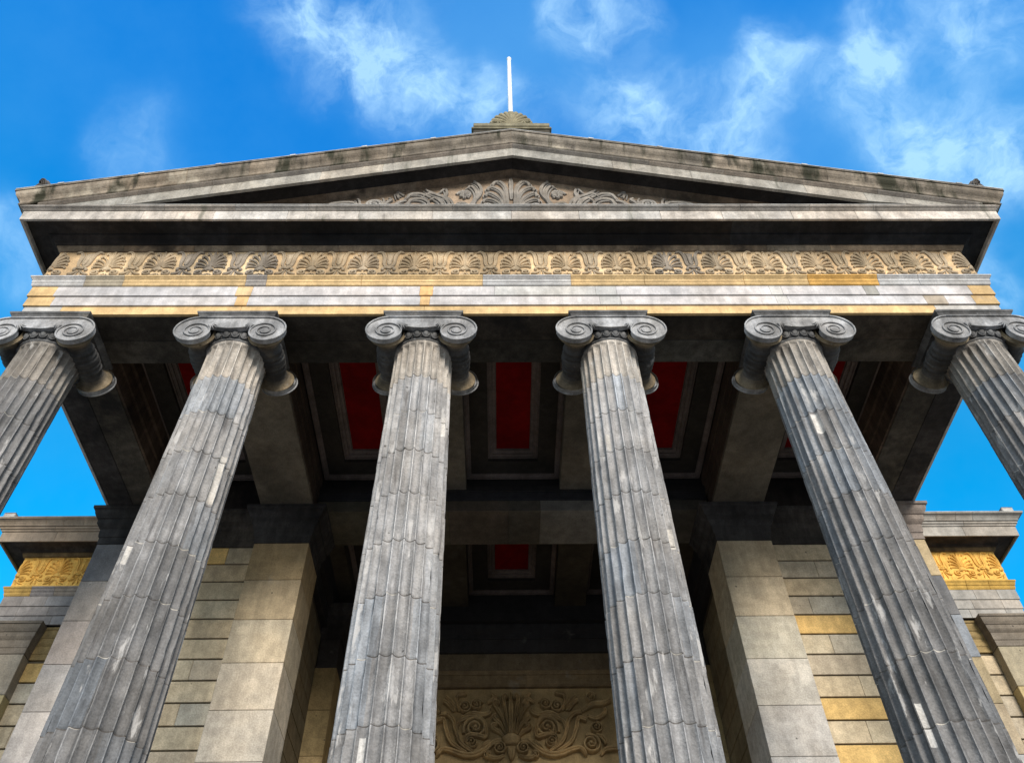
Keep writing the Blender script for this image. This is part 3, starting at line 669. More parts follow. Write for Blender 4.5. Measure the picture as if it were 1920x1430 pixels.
for sx in (-1, 1):
    m = M(); msima = M()
    for pr, t0, step, xe in ((RK, SIMA, 1.35, 8.885), (RK2, (.19, .165, .14), 1.5, 8.45), (RK3, (.29, .27, .235), 1.4, 8.2)):
        cu = blocks_along(.75, xe, step, rg); cols = [var(t0, .13) for _ in range(len(cu)+1)]
        lo, hi = (0.0, xe) if sx > 0 else (-xe, 0.0)
        cu2 = cu if sx > 0 else [-c for c in cu]
        run_x(msima if pr is RK else m, closed(pr, .05), lo, hi, cu2, cols if sx > 0 else cols[::-1], zf=zr, gap=.005, inset=.010, zmin=(-99 if pr is RK else 2.31), mitre=pr is RK)
    part('raking_cornice', m, 'fascia', port); part('roof_gutter', msima, 'cornice', port)
    m = M(); lo, hi = (0.0, 8.4) if sx > 0 else (-8.4, 0.0)
    cu = blocks_along(.75, 8.4, 1.4, rg); cu = cu if sx > 0 else [-c for c in cu]
    run_x(m, closed(RK4[:2], .2), lo, hi, cu, [var((.016, .0155, .016), .25) for _ in range(len(cu)+1)], zf=zr, zmin=2.33)
    run_x(m, closed(RK4[1:], .17), lo, hi, cu, [var((.11, .085, .062), .15) for _ in range(len(cu)+1)], zf=zr, zmin=2.33)
    part('raking_soffit', m, 'soot_shade', port)
    m = M()                      # eaves along the flank: the same gutter moulding, level
    rows = []
    prof = [(o, z+zr(HX+o)) for o, z in RK]+[(.05, 2.30), (.05, 2.60)]
    rows.append([(sx*(HX+o), YB-o, z) for o, z in prof])
    for y in np.linspace(YB+.2, YW+.4, 5): rows.append([(sx*(HX+o), y, z) for o, z in prof])
    grid(m, rows, [tuple(c*.5 for c in SIMA)]*5, closed=True, caps=True)
    part('eaves_gutter', m, 'cornice', port)
    m = M(); lo, hi = (0.0, 8.89) if sx > 0 else (-8.89, 0.0)
    run_x(m, [(YB-.895, 5.168), (YB-.895, 5.186), (YB-.60, 5.196), (YB-.60, 5.17)], lo, hi, blocks_along(lo, hi, 2.2, rg), (.5, .5, .48), zf=zr, inset=.002)
    for q in range(1, 7): x = sx*(q*1.32+.25); run_x(m, [(YB-.905, 5.150), (YB-.905, 5.196), (YB-.60, 5.215), (YB-.60, 5.17)], x-.05, x+.05, [], (.3, .3, .28), zf=zr)
    part('lead_capping', m, 'lead', port)
m = M(); run_x(m, [(YB-.742, 2.324), (YB-.742, 2.340), (YB-.25, 2.40), (YB-.25, 2.37)], -7.05, 7.05, blocks_along(-7.05, 7.05, 1.3, rg, .35), [var((.5, .49, .46), .1) for _ in range(12)][:11], inset=.004)
part('lead_flashing', m, 'lead', port)
m = M()
for sx in (-1, 1):
    v = [(0, YB-.62, 5.16), (sx*8.88, YB-.62, 5.16+zr(8.88)), (sx*8.88, 13, 5.16+zr(8.88)), (0, 13, 5.16)]
    w_ = [(x, y, z-.12) for x, y, z in v]
    m.add(v+w_, [(0, 1, 2, 3), (4, 5, 6, 7), (0, 1, 5, 4), (1, 2, 6, 5), (2, 3, 7, 6), (3, 0, 4, 7)], (.06, .065, .07))
part('roof', m, 'slate', port)
# carving in the pediment
PED = [('p', [(0.033, 3.166), (0.046, 3.549), (0.076, 3.947), (0.19, 4.178), (0.31, 4.126), (0.325, 4.024)], 0.045), ('p', [(0.086, 3.166), (0.105, 3.549), (0.182, 3.821), (0.33, 3.947), (0.424, 3.897), (0.403, 3.821)], 0.045), ('p', [(0.121, 3.166), (0.174, 3.452), (0.297, 3.647), (0.418, 3.722), (0.464, 3.648), (0.438, 3.589)], 0.04), ('p', [(0.156, 3.166), (0.242, 3.356), (0.362, 3.452), (0.48, 3.452), (0.504, 3.346)], 0.035), ('s', [(0.775, 3.213), (0.69, 3.404), (0.583, 3.648), (0.557, 3.897), (0.625, 4.09), (0.701, 4.152), (0.667, 4.214)], 0.05), ('s', [(0.732, 3.203), (0.668, 3.428), (0.635, 3.648), (0.668, 3.847), (0.754, 3.998), (0.828, 3.937)], 0.05), ('s', [(0.797, 3.203), (0.897, 3.317), (0.99, 3.298), (1.031, 3.203)], 0.04), ('s', [(1.145, 3.165), (1.239, 3.501), (1.391, 3.633), (1.539, 3.697), (1.673, 3.589)], 0.05), ('s', [(1.091, 3.236), (1.152, 3.452), (1.244, 3.574), (1.22, 3.747), (1.265, 3.872), (1.374, 3.722)], 0.045), ('s', [(1.278, 3.236), (1.429, 3.51), (1.545, 3.428)], 0.05), ('s', [(1.366, 3.623), (1.543, 3.747), (1.649, 3.857)], 0.04), ('s', [(1.529, 3.574), (1.729, 3.687), (1.918, 3.663), (2.004, 3.462)], 0.05), ('s', [(1.551, 3.284), (1.636, 3.442), (1.782, 3.491), (1.906, 3.428), (1.956, 3.236)], 0.05), ('s', [(1.991, 3.452), (2.099, 3.365), (2.198, 3.203)], 0.05), ('s', [(2.048, 3.648), (2.175, 3.722), (2.146, 3.525)], 0.05), ('s', [(2.408, 3.203), (2.325, 3.38), (2.271, 3.462), (2.34, 3.501)], 0.04), ('s', [(2.46, 3.203), (2.407, 3.38), (2.451, 3.501)], 0.035), ('s', [(2.869, 3.236), (2.891, 3.428), (2.941, 3.477)], 0.035), ('s', [(2.933, 3.269), (3.11, 3.346), (3.339, 3.308), (3.442, 3.226)], 0.045)]
PSP = [((0.427, 3.27), 0.065), ((2.591, 3.346), 0.139), ((0.869, 3.672), 0.162)]
PC = -.03; TG = (.24, .225, .205); yt = TY-.002
m = M()
strip(m, [(PC, 3.5), (PC, 3.8), (PC, 4.02)], .05, .07, yt, TG, n=10, taper=(.6, 1.0, .9)); strip(m, [(PC, 4.0), (PC, 4.15), (PC, 4.38)], .055, .065, yt, TG, n=8, taper=(.8, 1, .2))
for sd in (-1, 1):
    for kind, p, w in PED:
        if kind != 'p': continue
        q = [(x-PC, z) for x, z in p]; q = [(q[0][0]*.55, 2.5), (q[0][0]*.75, 2.85)]+q
        strip(m, q, w*.8, .075, yt, TG, n=22, sec=RIDGE, sx=sd, ox=PC, taper=(.5, 1, .7))
        strip(m, [(x+.055*(i/len(q))+.008, z-.045*(i/len(q))) for i, (x, z) in enumerate(q)], w*.5, .045, yt, TG, n=22, sx=sd, ox=PC, taper=(.5, 1, .7), sec=ROUND)
    spiral(m, .457, 3.24, .085, 1.8, math.pi*.9, -1, .022, .07, yt, TG, sx=sd, ox=PC)
dome(m, [(PC+.13*math.cos(a), 3.06+.22*math.sin(a)) for a in [math.pi*2*k/12 for k in range(12)]][::-1], .07, yt, TG)
part('central_palmette', m, 'relief', tym)
for sd in (-1, 1):
    m = M()
    for kind, p, w in PED:
        if kind != 's': continue
        q = [(x-PC, z) for x, z in p]
        q2 = list(q)
        if q[0][1] < 3.3: q2 = [(q[0][0]+.12, 2.75)]+q2
        if q[-1][1] < 3.3: q2 = q2+[(q[-1][0]+.1, 2.75)]
        strip(m, q2, w*.72, .07, yt, TG, n=20, sec=RIDGE, sx=sd, ox=PC, taper=(.7, 1, .6))
        strip(m, [(x+.05, z-.05) for x, z in q2], w*.5, .045, yt, TG, n=20, sx=sd, ox=PC, taper=(.7, 1, .5), sec=ROUND)
    (c, r), = PSP[1:2]; spiral(m, c[0]-PC, c[1]-.05, r*1.25, 2.2, 2.6, -1, .036, .065, yt, TG, sx=sd, ox=PC)
    (c, r), = PSP[2:3]; spiral(m, c[0]-PC, c[1], r*1.05, 1.0, .2, 1, .03, .065, yt, TG, sx=sd, ox=PC, eye=False)
    for q in range(7):
        a = 2*math.pi*q/7; strip(m, [(c[0]-PC+.02*math.cos(a), c[1]+.03*math.sin(a)), (c[0]-PC+.08*math.cos(a+.2), c[1]+.1*math.sin(a+.2)), (c[0]-PC+.115*math.cos(a+.5), c[1]+.15*math.sin(a+.5))], .035, .07, yt, TG, n=8, sx=sd, ox=PC, taper=(.5, 1, .8))
    part('scroll_carving', m, 'relief', tym)

# ------------------------------------------------------------------ ornaments standing on the roof
acr = thing('roof_ornament', "carved olive-grey fan ornament on a stepped block at the pediment's peak", 'roof ornament', (0, -1.15, ZS+5.02))
OL = (.205, .185, .122); ya = -1.20
m = M(); box(m, -.80, .80, ya+.06, ya+.75, 4.90, 5.70, (.05, .045, .035), .01); box(m, -.84, .84, ya+.02, ya+.8, 5.70, 5.76, OL, .012); box(m, -.80, .80, ya, ya+.82, 5.762, 5.90, OL, .012)
part('base', m, 'relief', acr)
m = M(); zc = 6.16
yb_ = ya+.22
for k in range(-5, 6):
    a = math.pi/2-k*.275; q = abs(k)/5
    ex, ez = .475*math.cos(a), .64*math.sin(a)*1.17+.02
    p = [(math.cos(a)*.06, zc+.02), (ex*.28, zc+.05+ez*.45), (ex*.66, zc+.05+ez*.80), (ex, zc+ez)]
    strip(m, p, .060 if k else .085, .055, yb_, OL, n=14, sec=ROUND, taper=(.30, .80, 1.05), tip=.75)
pl = [(.45*math.cos(a), zc+.72*math.sin(a)) for a in np.linspace(-.1, math.pi+.1, 22)]
m.add([(x, yb_, z) for x, z in pl]+[(x, yb_+.2, z) for x, z in pl], [tuple(range(22)), tuple(range(22, 44))[::-1]]+[(i_, i_+1, 23+i_, 22+i_) for i_ in range(21)], (.07, .062, .038))
strip(m, [(-.26, zc), (0, zc+.05), (.26, zc)], .035, .08, ya+.2, OL, n=10, sec=ROUND, taper=(1, 1, 1))
for sd in (-1, 1):
    spiral(m, .34, zc+.02, .13, 1.5, math.pi, -1, .034, .07, ya+.16, OL, sx=sd)
    strip(m, [(.03, 5.98), (.14, 6.08), (.30, 6.02), (.40, 5.93)], .05, .06, ya+.16, OL, n=10, sx=sd)
    strip(m, [(.10, 5.92), (.18, 5.99), (.26, 5.92)], .03, .075, ya+.16, OL, n=8, sec=ROUND, sx=sd)
    strip(m, [(.36, 5.96), (.50, 6.10), (.62, 6.02), (.74, 5.93)], .06, .06, ya+.16, OL, n=10, sx=sd)
    strip(m, [(.55, 5.94), (.64, 6.02), (.72, 5.93)], .035, .07, ya+.16, OL, n=8, sec=ROUND, sx=sd)
for q in (-.06, 0, .06): strip(m, [(q, 5.92), (q*.9, 6.12)], .02, .06, ya+.18, OL, n=4, sec=ROUND)
part('palmette', m, 'relief', acr)
fp = thing('flagpole', "white painted flagpole rising behind the fan ornament at the roof peak", 'flagpole', (.05, .6, ZS+5.0))
m = M(); lathe(m, [(.072, 5.0), (.072, 7.0), (.066, 10.0), (.056, 14.55), (.001, 14.56)], (.05, .6, 0), 'z', 20, (.8, .79, .74)); part('pole', m, 'white', fp)
m = M(); lathe(m, [(.03, 14.555), (.055, 14.57), (.075, 14.64), (.06, 14.71), (.02, 14.74), (.001, 14.745)], (.05, .6, 0), 'z', 20, (.8, .79, .74)); part('finial', m, 'white', fp)
for sd, lb in ((-1, "small scrolled stone ornament on the roof's left corner above the gutter"), (1, "small scrolled stone ornament on the roof's right corner above the gutter")):
    an = thing('corner_ornament', lb, 'roof ornament', (sd*8.62, -1.2, ZS+2.6), 'scrolled ornaments on the roof corners'); yq = -1.30; DK = (.085, .075, .065)
    m = M(); box(m, sd*8.62-.15, sd*8.62+.15, yq+.03, yq+.36, 2.5, 2.80, DK, .01)
    prof = [(-.17, 2.78), (-.10, 2.90), (-.07, 3.02), (-.09, 3.13), (-.04, 3.17), (.06, 3.16), (.12, 3.08), (.14, 2.95), (.17, 2.78)]
    dome(m, [(sd*8.62-sd*x*-1, z) for x, z in (prof if sd < 0 else prof[::-1])] if False else [(sd*8.62+sd*-x, z) for x, z in prof], .05, yq+.05, DK, inner=.8)
    v = [(sd*8.62+sd*-x, z) for x, z in prof]; n_ = len(v)
    m.add([(x, yq+.05, z) for x, z in v]+[(x, yq+.32, z) for x, z in v], [(i, (i+1) % n_, n_+(i+1) % n_, n_+i) for i in range(n_)]+[tuple(range(n_, 2*n_))], DK)
    for q, w in ((0, .024), (.05, .018), (.09, .014)): strip(m, [(.13-q*.6, 2.78), (.10-q*.7, 2.96-q*.2), (.03-q*.3, 3.10-q*.9), (-.05, 3.10-q*.9)], w, .07, yq+.02, DK, n=10, sec=ROUND, sx=-sd, ox=sd*8.62)
    part('carved_leaf', m, 'capital', an)

# ------------------------------------------------------------------ main building: piers, walls and vestibule behind the columns
bld = thing('stone_building', "sandstone main building behind the columns, with square piers and a dark recessed entrance", 'building', (0, 7, ZS-10.72))
ANTAP = [(.0, -.78), (.012, -.775), (.012, -.63), (.03, -.62), (.04, -.57), (.045, -.44), (.065, -.425), (.10, -.39), (.12, -.36), (.125, -.26), (.15, -.25), (.19, -.19), (.205, -.15), (.215, -.08), (.25, -.07), (.255, -.012), (.0, -.004)]
def u_box(m, prof, x0, x1, y0, y1, t):
    """profile of (offset, z) wrapped round three sides of a pier"""
    rows = []
    for X, Y, dx, dy in ((x0, y1, -1, 0), (x0, y0, -1, -1), (x1, y0, 1, -1), (x1, y1, 1, 0)): rows.append([(X+dx*o, Y+dy*o, z) for o, z in prof])
    grid(m, rows, t)
def pier(x0, x1, y0, y1, tints, capt, label=None, ztop=-.78, zb=-10.72, prof=ANTAP, step=.85, parent=None):
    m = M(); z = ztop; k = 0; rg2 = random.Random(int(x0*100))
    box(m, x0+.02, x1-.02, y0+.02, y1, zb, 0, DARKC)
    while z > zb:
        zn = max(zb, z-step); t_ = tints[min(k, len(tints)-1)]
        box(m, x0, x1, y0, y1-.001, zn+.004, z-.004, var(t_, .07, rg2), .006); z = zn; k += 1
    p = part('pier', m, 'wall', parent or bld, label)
    m = M(); u_box(m, prof, x0, x1, y0, y1, capt); part('pier_capital', m, 'soot_shade' if capt[0] < .06 else 'wall', p)
    return p
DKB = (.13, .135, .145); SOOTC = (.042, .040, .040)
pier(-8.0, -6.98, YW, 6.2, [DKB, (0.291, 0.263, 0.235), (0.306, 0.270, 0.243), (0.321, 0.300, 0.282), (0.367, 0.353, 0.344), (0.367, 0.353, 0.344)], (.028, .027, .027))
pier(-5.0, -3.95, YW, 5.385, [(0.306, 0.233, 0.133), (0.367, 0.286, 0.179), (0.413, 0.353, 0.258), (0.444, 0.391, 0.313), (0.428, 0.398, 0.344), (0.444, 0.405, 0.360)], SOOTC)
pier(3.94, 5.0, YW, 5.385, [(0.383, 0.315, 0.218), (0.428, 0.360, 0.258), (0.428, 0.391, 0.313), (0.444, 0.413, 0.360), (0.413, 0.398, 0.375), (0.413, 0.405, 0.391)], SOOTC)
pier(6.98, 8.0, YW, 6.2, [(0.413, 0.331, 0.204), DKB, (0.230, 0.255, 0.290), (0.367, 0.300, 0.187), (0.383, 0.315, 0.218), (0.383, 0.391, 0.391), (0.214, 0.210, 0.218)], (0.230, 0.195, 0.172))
# rusticated wall panels either side
def rusticated(x0, x1, y, ztop, zb, seed, gold=None, name='rusticated_wall', parent=None, pitch=.405, dark=1.0):
    m = M(); rg2 = random.Random(seed); box(m, x0, x1, y+.035, y+.3, zb, ztop+.3, (.10, .085, .06))
    z = ztop; k = 0
    while z > zb:
        zn = z-pitch; xs = [x0]+[x0+(x1-x0)*f for f in ([.35+rg2.uniform(-.12, .12)] if k % 2 else [.62+rg2.uniform(-.12, .12)])]+[x1]
        for a, b in zip(xs[:-1], xs[1:]):
            t_ = WALLS[3] if gold and (k, a == x0) in gold else rg2.choice(WALLS[:3]+WALLS[:3]+[WALLS[4]])
            t_ = tuple(c*dark for c in t_)
            box(m, a+.0025, b-.0025, y, y+.1, zn+.016, z-.016, var(t_, .08, rg2), .006)
        z = zn; k += 1
    return part(name, m, 'wall', parent or bld)
for sd in (-1, 1):
    a, b = sorted((sd*5.0, sd*6.98))
    rusticated(a, b, 4.6, -.66, -10.7, 21+sd, {(4, True), (4, False), (8, True), (0, False), (10, True)} if sd > 0 else {(0, True)})
    m = M(); prof = [(4.6-o, z+.12) for o, z in ANTAP]; run_x(m, prof+[(5.0, .12), (5.0, -.66)], a, b, [(a+b)/2+.2], [(.05, .045, .04), (.06, .052, .044)]); part('wall_cornice', m, 'soot_shade', bld)
    m = M(); box(m, a, b, 4.45, 4.9, .116, 1.3, (.03, .024, .02)); part('wall_head', m, 'soot_shade', bld)
# beam across the vestibule opening, its ceiling and side walls
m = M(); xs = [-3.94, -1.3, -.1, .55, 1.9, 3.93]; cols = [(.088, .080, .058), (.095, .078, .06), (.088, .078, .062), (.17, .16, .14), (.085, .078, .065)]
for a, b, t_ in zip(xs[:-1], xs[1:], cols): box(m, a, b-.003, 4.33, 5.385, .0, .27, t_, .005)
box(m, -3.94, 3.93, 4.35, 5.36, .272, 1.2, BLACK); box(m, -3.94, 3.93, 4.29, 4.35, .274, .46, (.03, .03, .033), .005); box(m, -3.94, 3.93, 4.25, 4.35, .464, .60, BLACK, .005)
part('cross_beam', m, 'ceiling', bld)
coffer(0, 5.55, 8.28, bld, hw=1.0)
for cx in (-2.7, 2.7): coffer(cx, 5.55, 8.28, bld, hw=.95)
m = M()
for a, b in ((-4.3, -3.66), (-1.74, -1.01), (1.01, 1.74), (3.66, 4.3)): box(m, a, b, 5.39, 8.3, .5, 1.0, (.05, .042, .03), .008)
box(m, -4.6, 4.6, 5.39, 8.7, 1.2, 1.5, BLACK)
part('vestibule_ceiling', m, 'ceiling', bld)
for sd in (-1, 1):
    m = M(); rg2 = random.Random(50+sd); xw = sd*4.22; a, b = sorted((xw, xw+sd*.5)); box(m, a+.0, b, 5.39, 9.2, -10.72, 1.2, (.055, .045, .03))
    z = -.66; k = 0
    while z > -9.5:
        ys = [5.39, 6.1+.35*(k % 2), 6.9+.3*(k % 2), 7.62]
        for y0, y1 in zip(ys[:-1], ys[1:]): aa, bb = sorted((xw-sd*.03, xw+sd*.1)); box(m, aa, bb, y0+.004, y1-.004, z-.405+.012, z-.012, var((.16, .13, .08), .12, rg2), .006)
        z -= .405; k += 1
    aa, bb = sorted((xw-sd*.22, xw)); box(m, aa, bb, 5.39, 8.6, -.10, .5, BLACK, .01); aa, bb = sorted((xw-sd*.13, xw)); box(m, aa, bb, 5.39, 8.6, -.5, -.105, BLACK, .01)
    part('vestibule_wall', m, 'wall', bld)
    x0, x1 = sorted((sd*3.74, sd*4.2))
    pier(x0, x1, 7.64, 8.6, [(.30, .22, .105), (.34, .25, .12), (.36, .27, .14), (.36, .28, .15)], (.03, .027, .025), ztop=-1.45, step=.95)
# back wall: black entablature, mouldings and the carved panel
m = M(); bw = 4.2
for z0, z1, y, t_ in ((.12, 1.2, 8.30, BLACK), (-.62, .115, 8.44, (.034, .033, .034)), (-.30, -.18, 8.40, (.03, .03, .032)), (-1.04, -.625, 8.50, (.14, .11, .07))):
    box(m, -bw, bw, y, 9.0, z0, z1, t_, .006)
run_x(m, [(8.49, -1.045), (8.45, -1.07), (8.46, -1.16), (8.49, -1.17), (8.50, -1.26), (8.47, -1.28), (8.48, -1.38), (8.53, -1.42), (9.0, -1.42), (9.0, -1.045)], -bw, bw, [-2.2, .3, 2.4], (.19, .14, .08))
box(m, -bw, bw, 8.62, 9.1, -10.7, -1.40, (.33, .24, .12))
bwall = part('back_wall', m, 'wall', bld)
PAN = [('p', [(0.003, -2.459), (0.04, -2.149), (0.088, -1.854), (0.117, -1.669), (0.066, -1.618), (0.038, -1.692)], 0.05), ('p', [(0.045, -2.459), (0.125, -2.172), (0.248, -1.936), (0.316, -1.822), (0.281, -1.752), (0.207, -1.828)], 0.05), ('p', [(0.077, -2.481), (0.164, -2.306), (0.284, -2.185), (0.336, -2.107), (0.255, -2.079)], 0.045), ('p', [(0.118, -2.525), (0.225, -2.439), (0.332, -2.374), (0.345, -2.29), (0.239, -2.307)], 0.045), ('s', [(0.158, -2.612), (0.304, -2.635), (0.466, -2.786), (0.628, -2.898), (0.791, -2.942), (0.999, -2.918), (1.212, -2.836), (1.4, -2.813), (1.513, -2.965)], 0.06), ('s', [(0.11, -2.931), (0.232, -3.005), (0.376, -3.0), (0.471, -2.934)], 0.04), ('s', [(0.754, -2.853), (1.014, -2.664), (1.124, -2.404), (1.169, -2.205), (1.308, -2.049), (1.48, -2.039)], 0.055), ('s', [(0.899, -2.865), (1.202, -2.665), (1.327, -2.384), (1.396, -2.162), (1.574, -2.209)], 0.055), ('s', [(0.63, -2.83), (0.49, -2.701), (0.387, -2.657)], 0.03), ('s', [(1.152, -1.956), (1.217, -1.796), (1.38, -1.635)], 0.05), ('s', [(1.195, -1.957), (1.325, -1.797), (1.419, -1.752)], 0.045), ('s', [(1.055, -1.955), (1.143, -1.749), (1.119, -1.609), (0.913, -1.571)], 0.06), ('s', [(1.115, -2.382), (1.062, -2.204), (0.832, -2.116), (0.595, -2.154), (0.492, -2.332), (0.495, -2.551), (0.707, -2.509), (0.885, -2.533), (0.898, -2.684), (0.779, -2.758)], 0.045), ('s', [(1.025, -2.114), (0.793, -2.026), (0.577, -2.069), (0.418, -2.022), (0.378, -1.903)], 0.045), ('s', [(0.458, -1.777), (0.287, -1.671), (0.388, -1.59)], 0.05), ('s', [(1.485, -1.982), (1.712, -1.847), (1.93, -1.826), (2.133, -1.758)], 0.06), ('s', [(1.605, -2.097), (1.791, -2.166), (1.976, -2.032), (1.963, -1.941)], 0.045), ('s', [(1.804, -2.947), (1.918, -2.843), (2.148, -2.824), (2.245, -2.889)], 0.05), ('s', [(1.74, -2.497), (1.897, -2.629), (1.928, -2.737)], 0.05)]
PNS = [((0.206, -2.788), 0.114), ((0.44, -2.934), 0.073), ((0.715, -2.345), 0.201), ((0.694, -1.826), 0.11), ((0.952, -1.874), 0.114), ((1.617, -2.712), 0.165), ((1.705, -1.673), 0.096), ((1.753, -2.355), 0.105), ((0.794, -2.661), 0.092)]
m = M(); PCX = -.045; BR = (.37, .265, .135); yp = 8.575
box(m, -2.6, 2.6, yp+.05, 8.66, -3.22, -1.43, (.30, .215, .108), .008)
strip(m, [(PCX, -2.46), (PCX, -2.0), (PCX, -1.54)], .062, .18, yp+.05, BR, n=12, taper=(.8, 1, .15))
dome(m, [(-.261, -2.565), (-.155, -2.479), (-.045, -2.45), (.066, -2.481), (.169, -2.569), (.093, -2.70), (-.178, -2.70)][::-1], .15, yp+.05, BR)
strip(m, [(PCX, -2.75), (PCX, -2.9), (PCX, -3.05)], .09, .18, yp+.05, BR, n=8, taper=(1, .9, .2))
for sd in (-1, 1):
    for kind, p, w in PAN: strip(m, [(x-PCX, z) for x, z in p], w*.9, .18, yp+.05, BR, n=24, sx=sd, ox=PCX, taper=((.45, 1, .75) if kind == 'p' else (.7, 1, .6)))
    for i, (c, r) in enumerate(PNS): spiral(m, c[0]-PCX, c[1], r*1.3, 2.0 if r > .09 else 1.6, (.6, 2.2, -.4, 2.8, 1.2, 2.0, .5, 1.5, 2.5)[i], (-1 if i % 2 else 1), max(.018, r*.22), .17, yp+.05, BR, sx=sd, ox=PCX)
    for i in (2, 5):
        c, r = PNS[i]
        for q in range(5): a = 2*math.pi*q/5+.4; strip(m, [(c[0]-PCX+.02*math.cos(a), c[1]+.02*math.sin(a)), (c[0]-PCX+.09*math.cos(a), c[1]+.09*math.sin(a))], .035, .10, yp+.05, BR, n=6, sx=sd, ox=PCX, sec=ROUND)
part('carved_panel', m, 'carved', bwall)
m = M(); box(m, -7.9, 7.9, 5.2, 14, 1.52, 2.3, DARKC); box(m, -7.9, 7.9, 9.2, 14, -10.7, 1.5, DARKC); part('body', m, 'wall', bld)

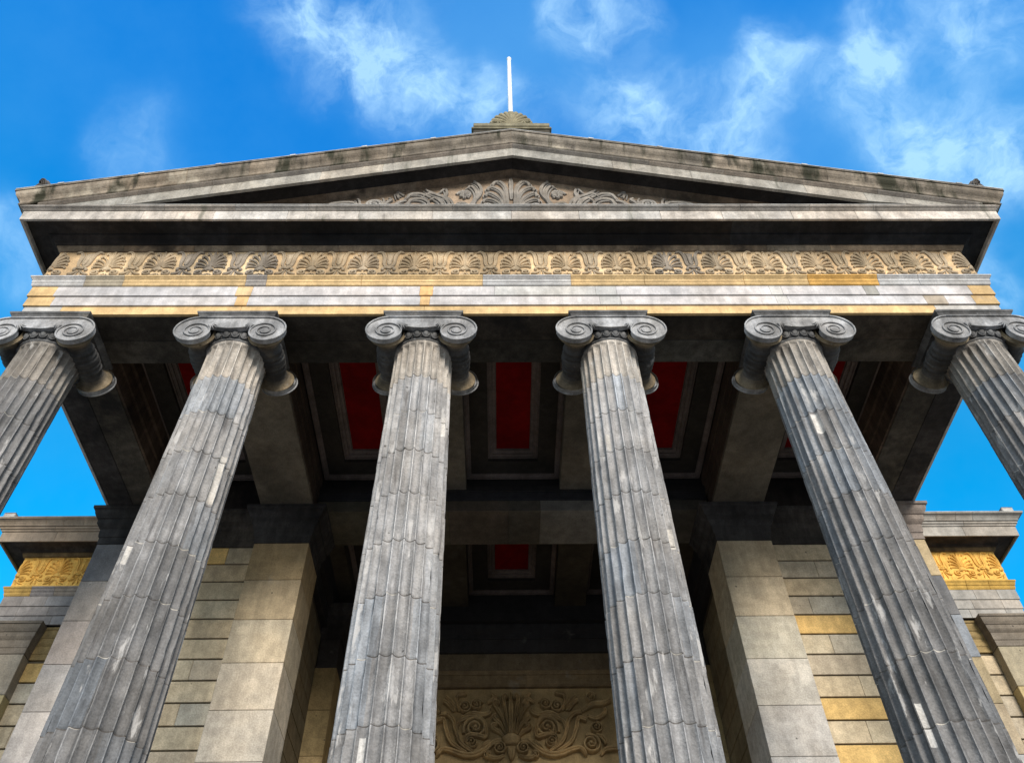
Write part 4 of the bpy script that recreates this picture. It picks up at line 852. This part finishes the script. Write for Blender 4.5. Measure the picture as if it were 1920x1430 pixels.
# ------------------------------------------------------------------ lower wings
W_Y = 5.2; W_X = 9.80; GT = [GOLD]*3
WP = mk(palmette, (.66, .40, .10), 'ochre', 'palmette'); WL = mk(lotus, (.66, .40, .10), 'ochre', 'lotus_flower')
for sd, lb in ((-1, "lower wing left of the columns with a yellow carved frieze under its cornice"), (1, "lower wing right of the columns with a bright yellow carved frieze under its cornice")):
    wg = thing('building_wing', lb, 'building wing', (sd*9, 8, ZS-10.72), 'lower wings beside the portico')
    X0 = sd*8.02
    def wsweep(m, prof, cuts, tints):
        """front run from the portico's end pier to the corner, then back along the flank"""
        cuts = sorted(cuts, key=abs); rows = [[(X0, W_Y-o, z) for o, z in prof]]; ts = [tints[0]]
        for i, c in enumerate(cuts):
            for d, ins in ((-.005, 0), (0, .010), (.005, 0)): rows.append([(sd*(abs(c)+d), W_Y-(o-ins), z) for o, z in prof]); ts.append(tints[i] if d < 0 else tints[i+1])
        rows.append([(sd*(W_X+o), W_Y-o, z) for o, z in prof]); ts.append(tints[len(cuts)])
        rows.append([(sd*(W_X+o), 12, z) for o, z in prof])
        grid(m, rows if sd > 0 else rows, ts)
    m = M(); WG = (.24, .225, .215); WB = (.27, .22, .165)
    for q, (o, z0, z1) in enumerate(((.0, -1.97, -1.785), (.018, -1.78, -1.585), (.036, -1.58, -1.365))):
        wsweep(m, [(o-.03, z0), (o, z0), (o, z1), (o-.05, z1)], [8.75+.12*q, 9.45], [var(WG if sd < 0 else (.33, .315, .29), .1) for _ in range(3)])
    part('architrave', m, 'ashlar', wg)
    m = M(); wsweep(m, [(.0, -1.362), (.04, -1.36), (.055, -1.33), (.058, -1.28), (.07, -1.275), (.085, -1.22), (.10, -1.205), (.10, -1.175), (.02, -1.165)], [8.9, 9.35], [(.25, .21, .17), (.22, .20, .19), (.42, .27, .08)] if sd < 0 else [(.46, .29, .07)]*3)
    part('moulding', m, 'ochre', wg)
    m = M(); wsweep(m, [(.02, -1.17), (.02, -.43)], [8.72], [var(GOLD, .05), GOLD])
    fr = part('frieze', m, 'ochre', wg)
    sc = .78
    def wp(me_, nm, x, rot=0, y=None):
        o = placed(nm, me_, fr, (x, W_Y-.018 if y is None else y, -.43-1.83*sc)); o.scale = (.9, .8, sc); o.rotation_euler.z = rot
    wp(WP, 'palmette', sd*9.02); wp(WL, 'lotus_flower', sd*8.6); wp(WL, 'lotus_flower', sd*9.42); wp(WP, 'palmette', sd*8.2)
    wp(mk(palmette, (.66, .40, .10), 'ochre', 'palmette', sides=(-sd,)), 'palmette', sd*(W_X+.018)); wp(mk(palmette, (.66, .40, .10), 'ochre', 'palmette', sides=(sd,)), 'palmette', sd*(W_X+.018), sd*math.pi/2)
    m = M(); cr = [var((.30, .24, .18) if sd < 0 else (.30, .28, .25), .1) for _ in range(4)]
    wsweep(m, [(.41, -.30), (.41, -.345), (.44, -.35), (.452, -.13), (.44, -.125)], [9.15], cr)
    wsweep(m, [(.44, -.124), (.47, -.118), (.48, -.085), (.505, -.075), (.508, -.04), (.50, -.035)], [9.2], cr)
    wsweep(m, [(.50, -.034), (.53, -.025), (.545, .01), (.575, .05), (.61, .075), (.635, .08), (.64, .105), (.3, .14), (0, .16)], [8.65, 9.05, 9.4], cr)
    part('cornice', m, 'ashlar', wg)
    m = M(); wsweep(m, [(.02, -.435), (.06, -.43), (.08, -.385), (.085, -.36)], [], [(.14, .10, .05)]); wsweep(m, [(.085, -.359), (.11, -.35), (.14, -.315), (.20, -.30), (.412, -.298)], [], [(.040, .034, .028)])
    part('cornice_soffit', m, 'soot_shade', wg)
    m = M(); wsweep(m, [(.645, .108), (.645, .122), (.30, .155)], [], [(.6, .59, .56)]); part('lead_flashing', m, 'lead', wg)
    m = M(); a, b = sorted((X0, sd*W_X)); box(m, a+.01, b-.02, 5.27, 12, -1.96, .12, DARKC); part('core', m, 'wall', wg)
    # corner pier of the wing and the rusticated wall beside it
    px0, px1 = sorted((sd*8.95, sd*9.79))
    WPR = [(o*.62, (z*.78)-1.975) for o, z in ANTAP]
    pier(px0, px1, W_Y, 6.4, [(.28, .24, .165), (.36, .28, .14), (.42, .31, .12), (.42, .31, .12)] if sd > 0 else [(.24, .21, .165), (.36, .31, .17), (.38, .31, .15)], (.17, .145, .115), ztop=-2.585, prof=WPR, parent=wg, step=.8)
    a, b = sorted((X0, sd*8.95))
    rusticated(a, b, 5.42, -2.63, -10.7, 70+sd, {(0, True)}, parent=wg, dark=.85)
    m = M(); run_x(m, [(5.42-o*.6, z) for o, z in [(q[0], q[1]*.78-1.975) for q in ANTAP]]+[(5.8, -1.978), (5.8, -2.583)], a, b, [], (.26, .19, .085)); part('wall_cornice', m, 'wall', wg)
    blk = thing('parapet_block', ("pale stone block on the left wing's cornice beside the far left column" if sd < 0 else "pale stone block on the right wing's cornice near its outer corner"), 'stone block', (sd*10.29, 4.85, ZS+.12), 'stone blocks on the wing cornices')
    m = M(); box(m, sd*10.29-.12, sd*10.29+.12, 4.72, 5.0, .125, .36, (.42, .41, .38), .015)
    m.add([(sd*10.29-.12, 4.72, .36), (sd*10.29+.12, 4.72, .36), (sd*10.29+.08, 4.76, .40), (sd*10.29-.08, 4.76, .40), (sd*10.29-.12, 5.0, .36), (sd*10.29+.12, 5.0, .36), (sd*10.29+.08, 4.96, .40), (sd*10.29-.08, 4.96, .40)], [(0, 1, 2, 3), (1, 5, 6, 2), (5, 4, 7, 6), (4, 0, 3, 7), (3, 2, 6, 7)], (.42, .41, .38))
    part('capstone', m, 'lead', blk)
